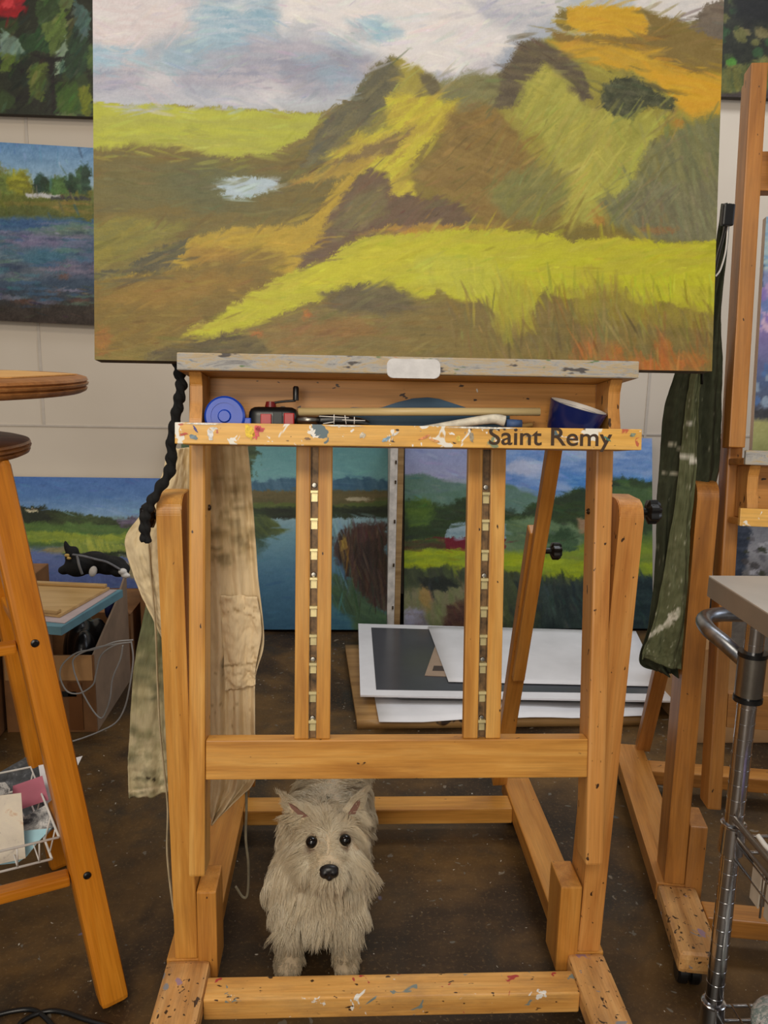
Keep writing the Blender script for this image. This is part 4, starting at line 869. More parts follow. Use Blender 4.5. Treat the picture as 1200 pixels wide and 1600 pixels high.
# ------------------------------------------------------------------ swivel stool at the left
Cs=Vector((-.715,1.385,0)); feet=[Vector((-.396,1.302,0)),Vector((-.62,1.705,0)),Vector((-.83,1.10,0)),Vector((-1.034,1.468,0))]
so=empty('swivel_stool',Cs,'tall oak swivel stool at the left edge, round seat over splayed square legs','stool')
d1=(feet[1]-feet[0]).normalized(); d2=(feet[2]-feet[0]).normalized()
def legp(f,z): t=z/.955; q=f.lerp(Cs.lerp(f,.5),t); return Vector((q.x,q.y,z))
for f in feet: 
    L=board('leg',so,legp(f,.004),legp(f,.958),.049,.049,-d1,m_stool,.010)
for z in (.245,.655):
    for a,b in ((0,2),(1,3),(0,1),(2,3)):
        A=legp(feet[a],z); B=legp(feet[b],z); d=(B-A).normalized()
        board('rung',so,A+d*.026,B-d*.026,.030 if z<.5 else .026,.018,(0,0,1),m_stool,.004)
for z in (.255,.665):
    c=legp(feet[0],z)-d1*.0258; bolt(so,c,-d1,.0065,m_black,'bolt_plug')
def disc(name,r,z0,z1,mat):
    h=z1-z0; return lathe(name,so,[(0,z0),(r-.012,z0),(r-.004,z0+h*.14),(r-.002,z0+h*.3),(r-.006,z0+h*.38),(r-.001,z0+h*.48),(r,z0+h*.6),(r-.004,z0+h*.66),(r-.001,z0+h*.76),(r-.003,z0+h*.9),(r-.012,z1),(0,z1)],mat,Matrix.Translation(Cs),72)
disc('leg_plate',.195,.958,.984,m_stool_dark); disc('seat',.292,1.062,1.090,m_stool_dark)
lathe('swivel_post',so,[(0,.985),(.07,.985),(.05,1.0),(.03,1.01),(.03,1.05),(.08,1.061),(0,1.061)],m_darkmetal,Matrix.Translation(Cs),32)
pc2=prism('seat_sheet',so,[(-.96,1.16),(-.62,1.145),(-.50,1.30),(-.455,1.47),(-.6,1.58),(-.9,1.5)],'z',1.0905,1.0925,wood('thin_veneer',(206,150,84),(222,170,100),(230,184,120)))
# ------------------------------------------------------------------ wire tray with papers on the rungs
wt=empty('letter_tray',(-.55,1.38,.262),'white wire letter tray stuffed with papers, resting on the stool rungs','tray')
O=Vector((-.500,1.335,.0)); e1=d2; e2=d1
def LT(a,b,z): return O+e1*a+e2*b+Vector((0,0,z))
z0,z1=.2575,.303
for z,k in ((z0,0),(z1,1)):
    ring=[LT(-.012*k,-.012*k,z),LT(.34,-.012*k,z),LT(.34,.27,z),LT(-.012*k,.27,z),LT(-.012*k,-.012*k,z)]
    tube('rim_wire',wt,ring,.0022,m_white,1,8,straight=True)
for i in range(9): tube('upright_wire',wt,[LT(.02+.035*i,0,z0),LT(.02+.035*i,-.012,z1)],.0014,m_white,1,6,straight=True)
for i in range(6): tube('upright_wire',wt,[LT(0,.02+.045*i,z0),LT(-.012,.02+.045*i,z1)],.0014,m_white,1,6,straight=True)
for i in range(9): tube('floor_wire',wt,[LT(.02+.035*i,0,z0),LT(.02+.035*i,.27,z0)],.0012,m_white,1,6,straight=True)
def card(name,label,cat,pts,mat,Y0,Y1,th=.0012,extra=None):
    """loose card leaning back: chart outline, at distance Y0 at its lowest point rising to Y1 at its top"""
    ys=[p[1] for p in pts]; lo,hi=max(ys),min(ys)
    a=atY(pts[0][0],lo,Y0); b=atY(pts[0][0],hi,Y1); nrm=(b-a).cross(Vector((1,0.25,0))).normalized()
    if nrm.y>0: nrm=-nrm
    V=[]
    for x,y in pts:
        r=Vector(ray(x,y)); c=Vector(CC); t=(a-c).dot(nrm)/r.dot(nrm); V.append(c+r*t)
    o0=sum(V,Vector())/len(V); bm=bmesh.new(); f=[bm.verts.new(v-o0) for v in V]; g=[bm.verts.new(v-o0-nrm*th) for v in V]; n=len(V)
    bm.faces.new(f); bm.faces.new(g[::-1])
    for i in range(n): bm.faces.new((f[i],f[(i+1)%n],g[(i+1)%n],g[i]))
    o=link(name,bm2me(bm),mat,None,Matrix.Translation(o0)); return props(o,label,cat)
def noisy(name,stops,sc,rough=.6):
    t=NT(name); v=t.coords((sc,sc,sc)); n=t.noise(v,1,5,.7,.6); t.base(t.ramp(n.outputs[0],stops),rough); return t.m
card('charcoal_print','dark charcoal print with white edge, standing at the back of the letter tray','print',[(-70,1240),(0,1206),(46,1180),(60,1182),(74,1240),(90,1290),(40,1330),(-60,1350)],noisy('charcoal_streaks',[(.35,(30,32,36)),(.55,(66,70,76)),(.75,(150,152,156))],40),1.50,1.62)
card('white_frame_sheet','white sheet corner sticking out of the letter tray to the right of the stool leg','sheet',[(60,1196),(110,1186),(129,1181),(117,1205),(100,1232),(70,1260)],m_paper,1.52,1.56)
card('pink_card','pink card tucked in the middle of the letter tray','card',[(20,1228),(66,1212),(76,1250),(35,1264),(30,1290),(18,1290)],plain('pink_card',(196,112,132),.7),1.44,1.475)
card('photo_sheet','small black and white photograph sheet between pink card and blue paper','sheet',[(35,1278),(74,1256),(84,1290),(70,1310),(38,1312)],noisy('mono_photo',[(.4,(60,60,66)),(.5,(150,150,150)),(.6,(214,212,210))],30),1.40,1.43)
card('blue_paper','light blue paper at the right front of the letter tray','paper',[(-5,1352),(38,1298),(80,1294),(60,1315),(42,1338),(28,1348)],plain('pale_blue_paper',(164,208,222),.7),1.355,1.385)
card('sketch_card','cream card with faint pencil sketch, standing at the front of the letter tray','card',[(-60,1252),(0,1243),(33,1239),(40,1341),(0,1350),(-60,1360)],noisy('faint_sketch',[(.3,(160,148,140)),(.4,(216,206,190)),(.62,(226,216,196)),(.7,(206,170,140)),(.75,(226,216,196))],22),1.325,1.355)
card('crumpled_bag','crumpled clear plastic bag at the left end of the letter tray','bag',[(-20,1225),(8,1222),(16,1232),(14,1240),(-20,1246)],noisy('crumpled_film',[(.35,(90,90,90)),(.5,(190,188,184)),(.6,(120,120,120))],60,.2),1.42,1.44)
# ------------------------------------------------------------------ boxes, board, bag behind the stool
cb=empty('cardboard_box',(-.79,2.55,0),'open brown cardboard box on the floor between the stool leg and the apron','box')
def pan(lo,hi,mat=None,name='box_wall'): return box(name,cb,lo,hi,mat or m_carddark,.001)
pan((-.985,2.35,0),(-.722,2.356,.242),name='box_wall'); pan((-.985,2.75,0),(-.722,2.756,.242)); pan((-.985,2.3565,0),(-.979,2.7495,.242))
prism('box_wall',cb,[(2.3565,0),(2.7495,0),(2.7495,.38),(2.62,.32),(2.3565,.242)],'x',-.728,-.722,plain('dusty_cardboard',(134,112,92),.85,0,.1,10))
pan((-.978,2.3565,.002),(-.7285,2.7495,.008),name='box_floor')
box('box_flap',cb,(-.98,2.3455,.165),(-.727,2.349,.243),m_card,.001); box('tape_strip',cb,(-.80,2.3435,.01),(-.76,2.3452,.16),plain('packing_tape',(112,70,36),.3),.0003)
box('hand_hole',cb,(-.822,2.3435,.115),(-.775,2.3451,.132),m_black,.0005)
def blobmesh(name,items,voxel,mat,par=None,loc=(0,0,0),smooth=6):
    """items: (center, radii, rotation euler) joined to one skin"""
    bm=bmesh.new(); loc=Vector(loc)
    for c,r,*ro in items:
        m=Matrix.Translation(Vector(c)-loc)
        if ro: 
            from mathutils import Euler
            m=m@Euler([math.radians(a) for a in ro[0]]).to_matrix().to_4x4()
        m=m@Matrix.Diagonal((r[0],r[1],r[2],1)); bmesh.ops.create_uvsphere(bm,u_segments=24,v_segments=16,radius=1,matrix=m)
    me=bpy.data.meshes.new('b'); bm.to_mesh(me); bm.free(); t=bpy.data.objects.new('b',me); COL.objects.link(t)
    a=t.modifiers.new('r','REMESH'); a.mode='VOXEL'; a.voxel_size=voxel; b=t.modifiers.new('s','SMOOTH'); b.iterations=smooth; b.factor=.5
    bpy.context.view_layer.update()
    me2=bpy.data.meshes.new_from_object(t.evaluated_get(bpy.context.evaluated_depsgraph_get())); bpy.data.objects.remove(t)
    me2.materials.clear(); return link(name,me2,mat,par,Matrix.Translation(loc),smooth=True)
o=blobmesh('plastic_bag',[((-.77,2.55,.15),(.04,.08,.14)),((-.80,2.50,.21),(.045,.06,.10)),((-.83,2.6,.16),(.06,.09,.12)),((-.775,2.44,.20),(.035,.05,.09))],.008,noisy('black_film',[(.4,(10,10,12)),(.7,(34,34,36))],30,.25),loc=(-.79,2.55,.01)); props(o,'shiny black plastic bag stuffed in the open cardboard box','bag')
o=blobmesh('folded_cloth',[((-.752,2.66,.30),(.015,.06,.04),(20,0,0)),((-.752,2.69,.24),(.018,.05,.08))],.006,plain('navy_cloth',(22,26,74),.9,0,.2,40),loc=(-.75,2.68,.16)); props(o,'dark navy cloth poking over the side of the cardboard box','cloth')
o=box('storage_carton',None,(-.70,2.83,.001),(-.50,3.12,.315),m_carddark,.003); props(o,'closed brown carton behind the open box, carrying the bottle','carton')
o=box('storage_carton',None,(-.73,2.80,.001),(-1.0,3.1,.22),m_carddark,.003); o['label']='low dark carton at the foot of the beach painting, behind the open box'; o['category']='carton'
o=box('storage_carton',None,(-1.42,2.14,.001),(-.995,2.80,.400),m_carddark,.003); props(o,'large carton under the blue panel, hidden mostly by the stool leg','carton')
bo=empty('water_bottle',(-.673,2.86,.315),'clear plastic bottle with black cap standing on the closed carton','bottle')
def glass_mat():
    t=NT('clear_plastic'); t.base((225,228,230),.08); t.b.inputs['Transmission Weight'].default_value=.85; t.b.inputs['IOR'].default_value=1.2; return t.m
lathe('bottle_body',bo,[(0,.0),(.025,.0),(.028,.005),(.028,.05),(.024,.06),(.028,.07),(.028,.10),(.018,.12),(.015,.125)],glass_mat(),Matrix.Translation((-.673,2.86,.316)),28)
lathe('bottle_cap',bo,[(.0,.121),(.023,.121),(.024,.125),(.024,.15),(.020,.153),(0,.153)],m_black,Matrix.Translation((-.673,2.86,.316)),28)
pn=prism('teal_canvas',None,[(-1.3,2.20),(-.715,2.075),(-.645,2.41),(-1.3,2.50)],'z',.402,.425,plain('teal_panel',(92,132,146),.6,0,.06),bev=.001); props(pn,'teal-edged canvas lying on the cartons under the tan drawing board','canvas')
o=prism('mat_sheet',None,[(-1.25,2.25),(-.715,2.10),(-.66,2.40),(-1.25,2.47)],'z',.4255,.4275,plain('pink_grey_sheet',(176,160,160),.7)); props(o,'thin pale sheet between the blue panel and tan drawing board','sheet')
tb=empty('drawing_board',(-.9,2.3,.43),'tan wooden drawing board lying on the blue panel beside the stool leg','board')
mt=wood('tan_ply',(176,140,88),(194,158,104),(204,170,118)); prism('board_sheet',tb,[(-1.2,2.30),(-.74,2.14),(-.680,2.40),(-1.2,2.47)],'z',.428,.436,mt,bev=.001)
board('board_batten',tb,(-1.2,2.288,.4415),(-.745,2.152,.4415),.022,.010,(0,0,1),mt); board('board_batten',tb,(-1.2,2.458,.4415),(-.688,2.392,.4415),.018,.010,(0,0,1),mt)
bg=empty('backpack',(-.74,2.52,.436),'black and grey backpack with white patches lying on the drawing board','bag')
blobmesh('bag_body',[((-.80,2.50,.475),(.04,.05,.035)),((-.76,2.52,.478),(.05,.05,.035)),((-.71,2.52,.470),(.05,.05,.028)),((-.675,2.50,.462),(.03,.04,.022)),((-.812,2.485,.51),(.020,.022,.030),(0,20,0)),((-.824,2.48,.532),(.008,.012,.026),(0,-12,0)),((-.73,2.50,.495),(.035,.03,.016),(0,14,0)),((-.69,2.49,.484),(.022,.025,.014),(0,30,0)),((-.84,2.49,.462),(.018,.02,.014))],.005,m_blackcloth,bg,(-.74,2.52,.44),4)
tube('bag_strap',bg,[(-.80,2.455,.52),(-.77,2.45,.517),(-.73,2.455,.505),(-.70,2.46,.495),(-.665,2.465,.472)],.006,plain('grey_webbing',(98,98,102),.8,0,.15,60),8,8,flat=.5)
tube('bag_strap',bg,[(-.785,2.448,.518),(-.778,2.440,.49),(-.772,2.445,.462)],.004,plain('grey_cord',(110,110,112),.8),8,8)
blobmesh('white_patch',[((-.745,2.462,.466),(.012,.008,.018),(0,20,0)),((-.66,2.47,.464),(.014,.012,.010)),((-.65,2.468,.452),(.014,.01,.008))],.0025,m_white,bg,(-.74,2.46,.46),2)
blobmesh('tan_badge',[((-.818,2.457,.517),(.008,.004,.005)),((-.812,2.456,.508),(.007,.004,.004))],.0015,plain('badge_tan',(190,160,90),.6),bg,(-.818,2.456,.51),1)
m_cable=plain('grey_cable',(150,148,146),.5)
def cable(name,pts,r,mat,label,Y=None): 
    o=tube(name,None,[atY(p[0],p[1],p[2] if len(p)>2 else Y) for p in pts],r,mat,8,8); return props(o,label,'cable')
cc=empty('grey_cable',(-.75,2.28,0),'thin grey cable in loops hanging over the open cardboard box down to the floor','cable')
for pts in ([(208,1000),(180,1003),(150,1014),(120,1020),(98,1038),(94,1058),(105,1080),(125,1083),(145,1070),(150,1052),(158,1024),(180,1008),(206,1003)],[(196,1004),(150,1012),(118,1026),(115,1045),(128,1080),(145,1110),(158,1122),(166,1110),(172,1090),(176,1060),(188,1030),(192,1008)],[(205,1002),(208,1030),(203,1070),(195,1105),(182,1128),(160,1141),(130,1153),(100,1162),(60,1174),(35,1190)]):
    tube('cable_loop',cc,[atY(x,y,2.30-.0008*max(0,y-1120)*1.0) for x,y in pts],.0024,m_cable,10,8)
# black cord on the floor
def fl2(l,r): return [atZ(x,y,r) for x,y in l]
o=tube('power_cord',None,fl2([(-20,1590),(20,1580),(50,1578),(70,1590),(85,1612),(60,1625),(30,1605),(45,1590),(75,1580),(100,1582),(130,1592),(170,1603),(220,1615)],.0045),.0042,m_black,10,8); props(o,'black power cord coiled on the floor at the lower left','cord')
# ------------------------------------------------------------------ steel cart
ct=empty('wire_cart',(.9,.9,0),'chrome wire utility cart with a steel top at the right edge','cart')
TX0,TY1,TZ=.568,1.215,.812
m_ss=plain('brushed_steel_top',(200,196,188),.42,.5,.04,8)
box('cart_top',ct,(TX0,.55,TZ-.003),(1.25,TY1,TZ),m_ss,.001)
for lo,hi in (((TX0,.55,TZ-.033),(TX0+.002,TY1,TZ-.003)),((TX0,TY1-.002,TZ-.033),(1.25,TY1,TZ-.003))): box('top_apron',ct,lo,hi,plain('steel_rim',(150,144,134),.4,.6,.05,10),.0005)
PX,PY=.622,1.16
def pole(x,y):
    prof=[(0,.03),(.0143,.03)]; z=.06
    while z<.77:
        prof+=[(.0143,z),(.0143,z+.0003),(.0147,z+.0003),(.0147,z+.0016),(.0143,z+.0016)]; z+=.0254
    prof+=[(.0143,TZ-.004),(0,TZ-.004)]
    p=lathe('pole',ct,prof,m_chrome,Matrix.Translation((x,y,0)),24)
    for zc in (.095,.42): 
        lathe('collar',p,[(.0145,zc-.045),(.0200,zc-.045),(.0188,zc),(.0196,zc+.001),(.0196,zc+.004),(.0182,zc+.005),(.0145,zc+.003)],m_chrome,Matrix.Translation((x,y,0)),28)
    lathe('rubber_foot',p,[(0,0),(.018,0),(.016,.03),(0,.03)],m_black,Matrix.Translation((x,y,0)),20)
for x,y in ((PX,PY),(1.2,PY),(PX,.60),(1.2,.60)): pole(x,y)
hd=tube('push_handle',ct,[(PX-.006,PY+.01,.690),(PX-.022,PY+.045,.705),(PX-.032,PY+.085,.714),(PX-.022,PY+.125,.718),(PX+.012,PY+.148,.718),(PX+.07,PY+.150,.718),(PX+.3,PY+.150,.718),(1.2,PY+.15,.718)],.0125,m_galv,12,16)
lathe('handle_sleeve',ct,[(.0137,.640),(.0205,.640),(.0205,.705),(.0137,.705)],m_steel,Matrix.Translation((PX,PY,0)),28)
for z in (.634,.706): lathe('black_ring',ct,[(.0137,z-.004),(.0215,z-.004),(.0215,z+.003),(.0137,z+.003)],m_black,Matrix.Translation((PX,PY,0)),28)
m_wire=plain('aged_wire',(150,140,128),.4,.8,.1,30)
for zc in (.400,.09):
    for z in (zc,zc-.028):
        for a,b in (((PX+.018,PY),(1.19,PY)),((PX+.018,.6),(1.19,.6)),((PX,.618),(PX,PY-.018)),((1.2,.61),(1.2,PY-.018))):
            tube('shelf_wire',ct,[(a[0],a[1],z),(b[0],b[1],z)],.003,m_chrome,1,8,straight=True)
    for i in range(20): 
        x=PX+.03+.028*i; tube('shelf_wire',ct,[(x,.6,zc+.003),(x,PY,zc+.003)],.0018,m_chrome,1,6,straight=True)
# hanging wire basket on the cart side with slats
wb=empty('hanging_basket',(.655,.98,.33),'narrow wire basket hung on the cart side, holding cloths and slats','basket')
tube('rail',wb,[(PX-.008,1.142,.440),(PX-.004,.92,.440),(PX,.66,.440)],.0050,m_wire,1,10,straight=True)
for dx in (0,.006): tube('rail',wb,[(PX-.004+dx,1.135,.412-dx),(PX-.004+dx,.66,.412-dx)],.0028,m_wire,1,8,straight=True)
m_slat=plain('dusty_slat',(168,156,140),.7,0,.08,20)
for i in range(8):
    y=1.075-.042*i; box('basket_slat',wb,(PX-.002,y-.013,.345),(PX+.0005,y+.013,.406),m_slat,.0008); tube('basket_wire',wb,[(PX-.001,y-.020,.408),(PX-.001,y-.020,.335)],.0016,m_wire,1,6,straight=True)
o=blobmesh('rag',[((.70,1.03,.428),(.04,.05,.020)),((.74,.99,.434),(.045,.05,.026)),((.70,.95,.427),(.035,.05,.02))],.005,plain('lavender_cloth',(150,142,186),.9,0,.1,30),loc=(.71,1.0,.405)); props(o,'lavender rag on the middle shelf of the steel cart','rag')
o=blobmesh('paint_tube',[((.672,.985,.4185),(.014,.05,.012),(0,0,20))],.003,plain('olive_tube',(110,120,72),.5),loc=(.672,.985,.405)); props(o,'olive green paint tube beside the lavender rag on the cart','tube')
for i,(lb,pts) in enumerate((('white crooked brush handle poking over the cart basket',[(.640,1.12,.428),(.648,1.10,.418),(.665,1.095,.412),(.675,1.07,.418)]),('thin white tube bent down inside the cart basket',[(.662,1.06,.42),(.664,1.02,.418),(.668,.98,.415)]))):
    o=tube('bent_stick',None,pts,.004,m_white,8,8); props(o,lb,'stick')
o=blobmesh('plastic_bag',[((.70,1.05,.125),(.06,.09,.03)),((.76,.98,.13),(.06,.1,.035)),((.70,.95,.12),(.05,.08,.025))],.006,noisy('silvery_film',[(.35,(60,60,62)),(.5,(190,188,186)),(.56,(110,130,128)),(.7,(206,204,200))],28,.15),loc=(.72,1.0,.095)); props(o,'silvery plastic bag on the bottom shelf of the steel cart','bag')
# ------------------------------------------------------------------ the dog
HP=math.radians(15); HR=math.radians(3)
f_=Vector((0,-math.cos(HP),math.sin(HP))); u0=Vector((0,math.sin(HP),math.cos(HP))); r0=Vector((1,0,0))
r_=r0*math.cos(HR)+u0*math.sin(HR); u_=u0*math.cos(HR)-r0*math.sin(HR)
Hc=Vector((-.017,1.345,.279))-f_*.050-u_*.010
def HL(a,b,c): return Hc+r_*a+f_*b+u_*c
hrot=Matrix((r_,f_,u_)).transposed().to_euler(); HRD=tuple(math.degrees(a) for a in hrot)
tipL=atY(433,1238,1.405); tipR=atY(572,1230,1.405)
items=[(HL(0,-.004,0),(.054,.056,.050),HRD),(HL(0,.034,-.008),(.036,.040,.030),HRD),(HL(0,.058,-.027),(.026,.030,.021),HRD),(HL(.014,.058,-.036),(.018,.022,.016),HRD),(HL(-.014,.058,-.036),(.018,.022,.016),HRD),(HL(0,.05,-.048),(.020,.022,.014),HRD),
 (HL(.034,.022,-.03),(.025,.03,.03),HRD),(HL(-.034,.022,-.03),(.025,.03,.03),HRD),
 ((-.028,1.43,.200),(.066,.062,.070)),((-.035,1.43,.150),(.092,.072,.080)),((-.035,1.405,.122),(.080,.052,.055)),((-.03,1.54,.175),(.082,.13,.078)),((-.012,1.67,.175),(.078,.085,.082))]
items+=[((-.02,1.73,.16),(.06,.04,.06))]
for X,Y in ((-.090,1.385),(.018,1.385),(-.072,1.70),(.052,1.70)):
    items+=[((X*.85-.005,Y+.015,.11),(.036,.036,.06)),((X,Y,.055),(.024,.025,.055)),((X,Y-.010,.017),(.026,.033,.0175)),((X-.012,Y-.034,.012),(.010,.014,.0115)),((X+.012,Y-.034,.012),(.010,.014,.0115)),((X,Y-.038,.012),(.010,.014,.0115))]
for k in range(7):
    t=k/6; items.append((Vector((.035,1.735,.20)).lerp(Vector((.066,1.725,.222)),t),(.018-.008*t,)*3))
for tip,sx in ((tipL,-1),(tipR,1)):
    base=HL(sx*.040,-.012,.034)
    for k in range(8):
        t=k/7; w=.021*(1-t)+.003; items.append((base.lerp(tip,t),(w,.009*(1-t)+.0035,w*.9),HRD))
dog=empty('dog',(-.03,1.5,0),'small cream-white shaggy terrier standing under the main easel, looking at the camera','dog')
m_skin=plain('dog_skin',(196,176,146),.8,0,.05,60)
body=blobmesh('dog_body',items,.0045,m_skin,dog,(-.03,1.5,0),8)
m_eye=plain('dog_eye',(12,8,7),.06); m_nose=noisy('dog_nose',[(.4,(16,14,15)),(.6,(34,30,32))],220,.35)
eyes=[HL(-.0300,.0475,.0105),HL(.0300,.0475,.0105)]
for e in eyes:
    lathe('eye',dog,[(0,-.0108)]+[(.0108*math.cos(a),.0108*math.sin(a)) for a in [math.radians(d) for d in range(-75,90,15)]]+[(0,.0108)],m_eye,Matrix.Translation(e),20)
blobmesh('nose',[(HL(0,.088,-.025),(.0168,.009,.009),HRD),(HL(.007,.0885,-.031),(.0095,.008,.010),HRD),(HL(-.007,.0885,-.031),(.0095,.008,.010),HRD),(HL(0,.087,-.038),(.0065,.007,.007),HRD)],.0013,m_nose,dog,HL(0,.08,-.03),4)
for s in (-1,1):
    lathe('nostril',dog,[(0,-.0018),(.0024,-.001),(.0024,.001),(0,.0018)],m_eye,Matrix.Translation(HL(s*.0062,.0958,-.0305)),12)
for sx,tip in ((-1,tipL),(1,tipR)):
    b0=HL(sx*.043,.006,.043); bm=bmesh.new()
    pts=[b0+r_*-.007,b0+r_*.007,b0.lerp(tip,.4)+f_*.001+r_*.005,b0.lerp(tip,.6),b0.lerp(tip,.4)+f_*.001-r_*.005]
    c=sum(pts,Vector())/5; vs=[bm.verts.new(p-c+f_*.002) for p in pts]; v2=[bm.verts.new(p-c-f_*.002) for p in pts]
    bm.faces.new(vs); bm.faces.new(v2[::-1])
    for i in range(5): bm.faces.new((vs[i],vs[(i+1)%5],v2[(i+1)%5],v2[i]))
    link('inner_ear',bm2me(bm),plain('ear_pink',(124,88,74),.8),dog,Matrix.Translation(c))
def fur(N,name,seed):
    rng=np.random.default_rng(seed); me=body.data
    me.calc_loop_triangles(); nt=len(me.loop_triangles)
    tri=np.zeros(nt*3,np.int32); me.loop_triangles.foreach_get('vertices',tri); tri=tri.reshape(-1,3)
    co=np.zeros(len(me.vertices)*3,np.float32); me.vertices.foreach_get('co',co); co=co.reshape(-1,3).astype(float)+np.array(W[body.name].translation)
    a,b,c=co[tri[:,0]],co[tri[:,1]],co[tri[:,2]]; cr=np.cross(b-a,c-a); ar=np.linalg.norm(cr,axis=1)
    mid=(a+b+c)/3; hd=np.linalg.norm(mid-np.array(Hc),axis=1)
    wt=ar*np.where(hd<.10,2.6,1)*np.where(mid[:,1]>1.5,.8,1.)
    idx=rng.choice(nt,N,p=wt/wt.sum()); s=np.sqrt(rng.random(N)); t=rng.random(N)
    P=(a[idx]*(1-s)[:,None]+b[idx]*(s*(1-t))[:,None]+c[idx]*(s*t)[:,None]); Nn=cr[idx]/np.maximum(ar[idx],1e-12)[:,None]
    rel=P-np.array(Hc); R,Fv,Uv=np.array(r_),np.array(f_),np.array(u_)
    x,ff,u=rel@R,rel@Fv,rel@Uv
    earw=((u>.050)&(np.abs(x)>.026)&(rel[:,1]<.08)).astype(float)
    head=np.clip((.098-np.linalg.norm(rel/np.array([1.05,1.,1.1]),axis=1))/.02,0,1)*np.clip((ff+.035)/.03,0,1)*np.clip((u+.075)/.02,0,1); head=np.maximum(head,earw)
    sg=np.tanh(x/.006)
    # head flow
    top=np.clip((u-.012)/.02,0,1); low=np.clip((-.012-u)/.02,0,1); side=np.clip((np.abs(x)-.022)/.02,0,1); muz=np.clip((ff-.045)/.02,0,1)
    dR=sg*(.62+.5*side-.1*top*(1-side)+.25*muz); dU=top*(.9*(1-side)-.25*side)-.75*low-.55*side*(1-top)-.15; dF=-.35*top+.1*muz
    dR=dR*(1-.45*low)
    dh=dR[:,None]*R+dU[:,None]*Uv+dF[:,None]*Fv
    # body flow
    xb=(P[:,0]+.03)/.08; back=np.clip((P[:,1]-1.46)/.08,0,1)*np.clip((P[:,2]-.2)/.03,0,1)
    db=np.stack([xb*.55+0*xb,.25*back+np.where(P[:,1]<1.46,-.25,.1),-1+.8*back],-1)
    leg=(P[:,2]<.085)&(P[:,2]>.0); paw=P[:,2]<.03
    tail=(P[:,1]>1.70)&(P[:,2]>.19)&(P[:,0]>.03)
    db[tail]=np.array([.5,.2,-.75])
    for tip,sx in ((tipL,-1),(tipR,1)):
        m=(earw>0)&(np.sign(x)==sx); ax=np.array((tip-HL(sx*.04,-.012,.034)).normalized()); dh[m]=ax+R*sx*.08
    D=dh*head[:,None]+db*(1-head)[:,None]; D/=np.linalg.norm(D,axis=1)[:,None]+1e-9
    D=D-Nn*(np.sum(D*Nn,1)*.85)[:,None]; D/=np.linalg.norm(D,axis=1)[:,None]+1e-9
    # length
    L=np.where(P[:,1]<1.50,.052,.042); L=np.where(tail,.045,L); L=np.where(P[:,2]<.085,.024,L); L=np.where(paw,.012,L); L=L*(1-back*.35)
    Lh=.024+.012*side*(1-muz)-.011*muz+.004*top+.006*low*(1-muz)-.003*low*muz; Lh=np.where(earw>0,.015,Lh)
    nose=np.array(HL(0,.088,-.03)); dn=np.linalg.norm(P-nose,axis=1); Lh=Lh*np.clip((dn-.010)/.030,.38,1)
    bridge=np.clip(1-np.abs(x)/.014,0,1)*np.clip((ff-.04)/.02,0,1)*(u>-.03); Lh*=1-.5*bridge
    de=np.min([np.linalg.norm(P-np.array(e),axis=1) for e in eyes],axis=0); Lh=Lh*np.clip((de-.010)/.022,.22,1)
    L=L*(1-head)+Lh*head; L=L*(.75+.5*rng.random(N))
    lift=np.where(head>.5,.34,.30)+.12*rng.random(N)-.12*bridge; lift=np.where(paw,.5,lift); lift=np.where(tail,.55,lift); lift=lift+.35*back*(1-head)
    ie=np.min([np.linalg.norm(P-np.array(HL(sx*.043,.004,.043).lerp(tp_,.3)),axis=1) for sx,tp_ in ((-1,tipL),(1,tipR))],axis=0)
    keep=(ie>.0075)&(dn>.0125)&(de>.0105)&~((P[:,2]<.008)); 
    P,Nn,D,L,lift,head,dn,x,ff,u,de,earw=[q[keep] for q in (P,Nn,D,L,lift,head,dn,x,ff,u,de,earw)]; N=len(P)
    K=8; T=np.linspace(0,1,K)
    def path(P,Nn,D,L,lift,head):
        out=np.zeros((len(P),K,3)); q=P-Nn*.0005; out[:,0]=q
        for k in range(1,K):
            t=T[k]; v=Nn*(lift*(1-.75*t))[:,None]+D*(.45+.6*t); v[:,2]-=(.18+.35*t)*(1-head*.65)*(1-np.clip(P[:,2]<.03,0,1)*.6)
            s=np.array([vn(P[:,0]*55+i*9+t*2.2,P[:,2]*55+P[:,1]*40,11+i)-.5 for i in range(3)]).T
            v=v+s*(.75+.55*t); v/=np.linalg.norm(v,axis=1)[:,None]; q=q+v*(L/(K-1))[:,None]; out[:,k]=q
        return out
    PT=path(P,Nn,D,L,lift,head)
    # clumping
    nc=N//16; ci=rng.choice(N,nc,replace=False); kd=KDTree(nc)
    for i,j in enumerate(ci): kd.insert(P[j],i)
    kd.balance(); near=np.array([ci[kd.find(p)[1]] for p in P])
    cl=(np.where(head>.5,.45,.75)[:,None]*(T**1.3)[None])[...,None]; rl=(L/np.maximum(L[near],1e-4))[:,None,None]
    CP=PT[near]; CP=CP[:,:1]+(CP-CP[:,:1])*np.clip(rl,.6,1.25)
    PT=PT*(1-cl)+CP*cl; PT+=rng.normal(0,.0006,PT.shape)*T[None,:,None]
    # keep the face clear: bend strands off the eyes and nose
    for e,rad_ in ((np.array(eyes[0]),.0128),(np.array(eyes[1]),.0128),(nose,.0185)):
        ax=np.array(CC)-e; ax/=np.linalg.norm(ax); q=PT-e; h=q@ax; pr=q-h[...,None]*ax; d=np.linalg.norm(pr,axis=-1)
        m=(h>-.004)&(d<rad_); sc=np.where(m,rad_/np.maximum(d,1e-4),1.); sc=np.minimum(sc,4); PT=PT+pr*(sc-1)[...,None]
    PT[...,2]=np.maximum(PT[...,2],.0008)
    # strands
    rad0=(.00045+.00030*rng.random(N))*np.where(head>.5,.8,1.05)
    tang=np.gradient(PT,axis=1); tang/=np.linalg.norm(tang,axis=-1,keepdims=True)+1e-9
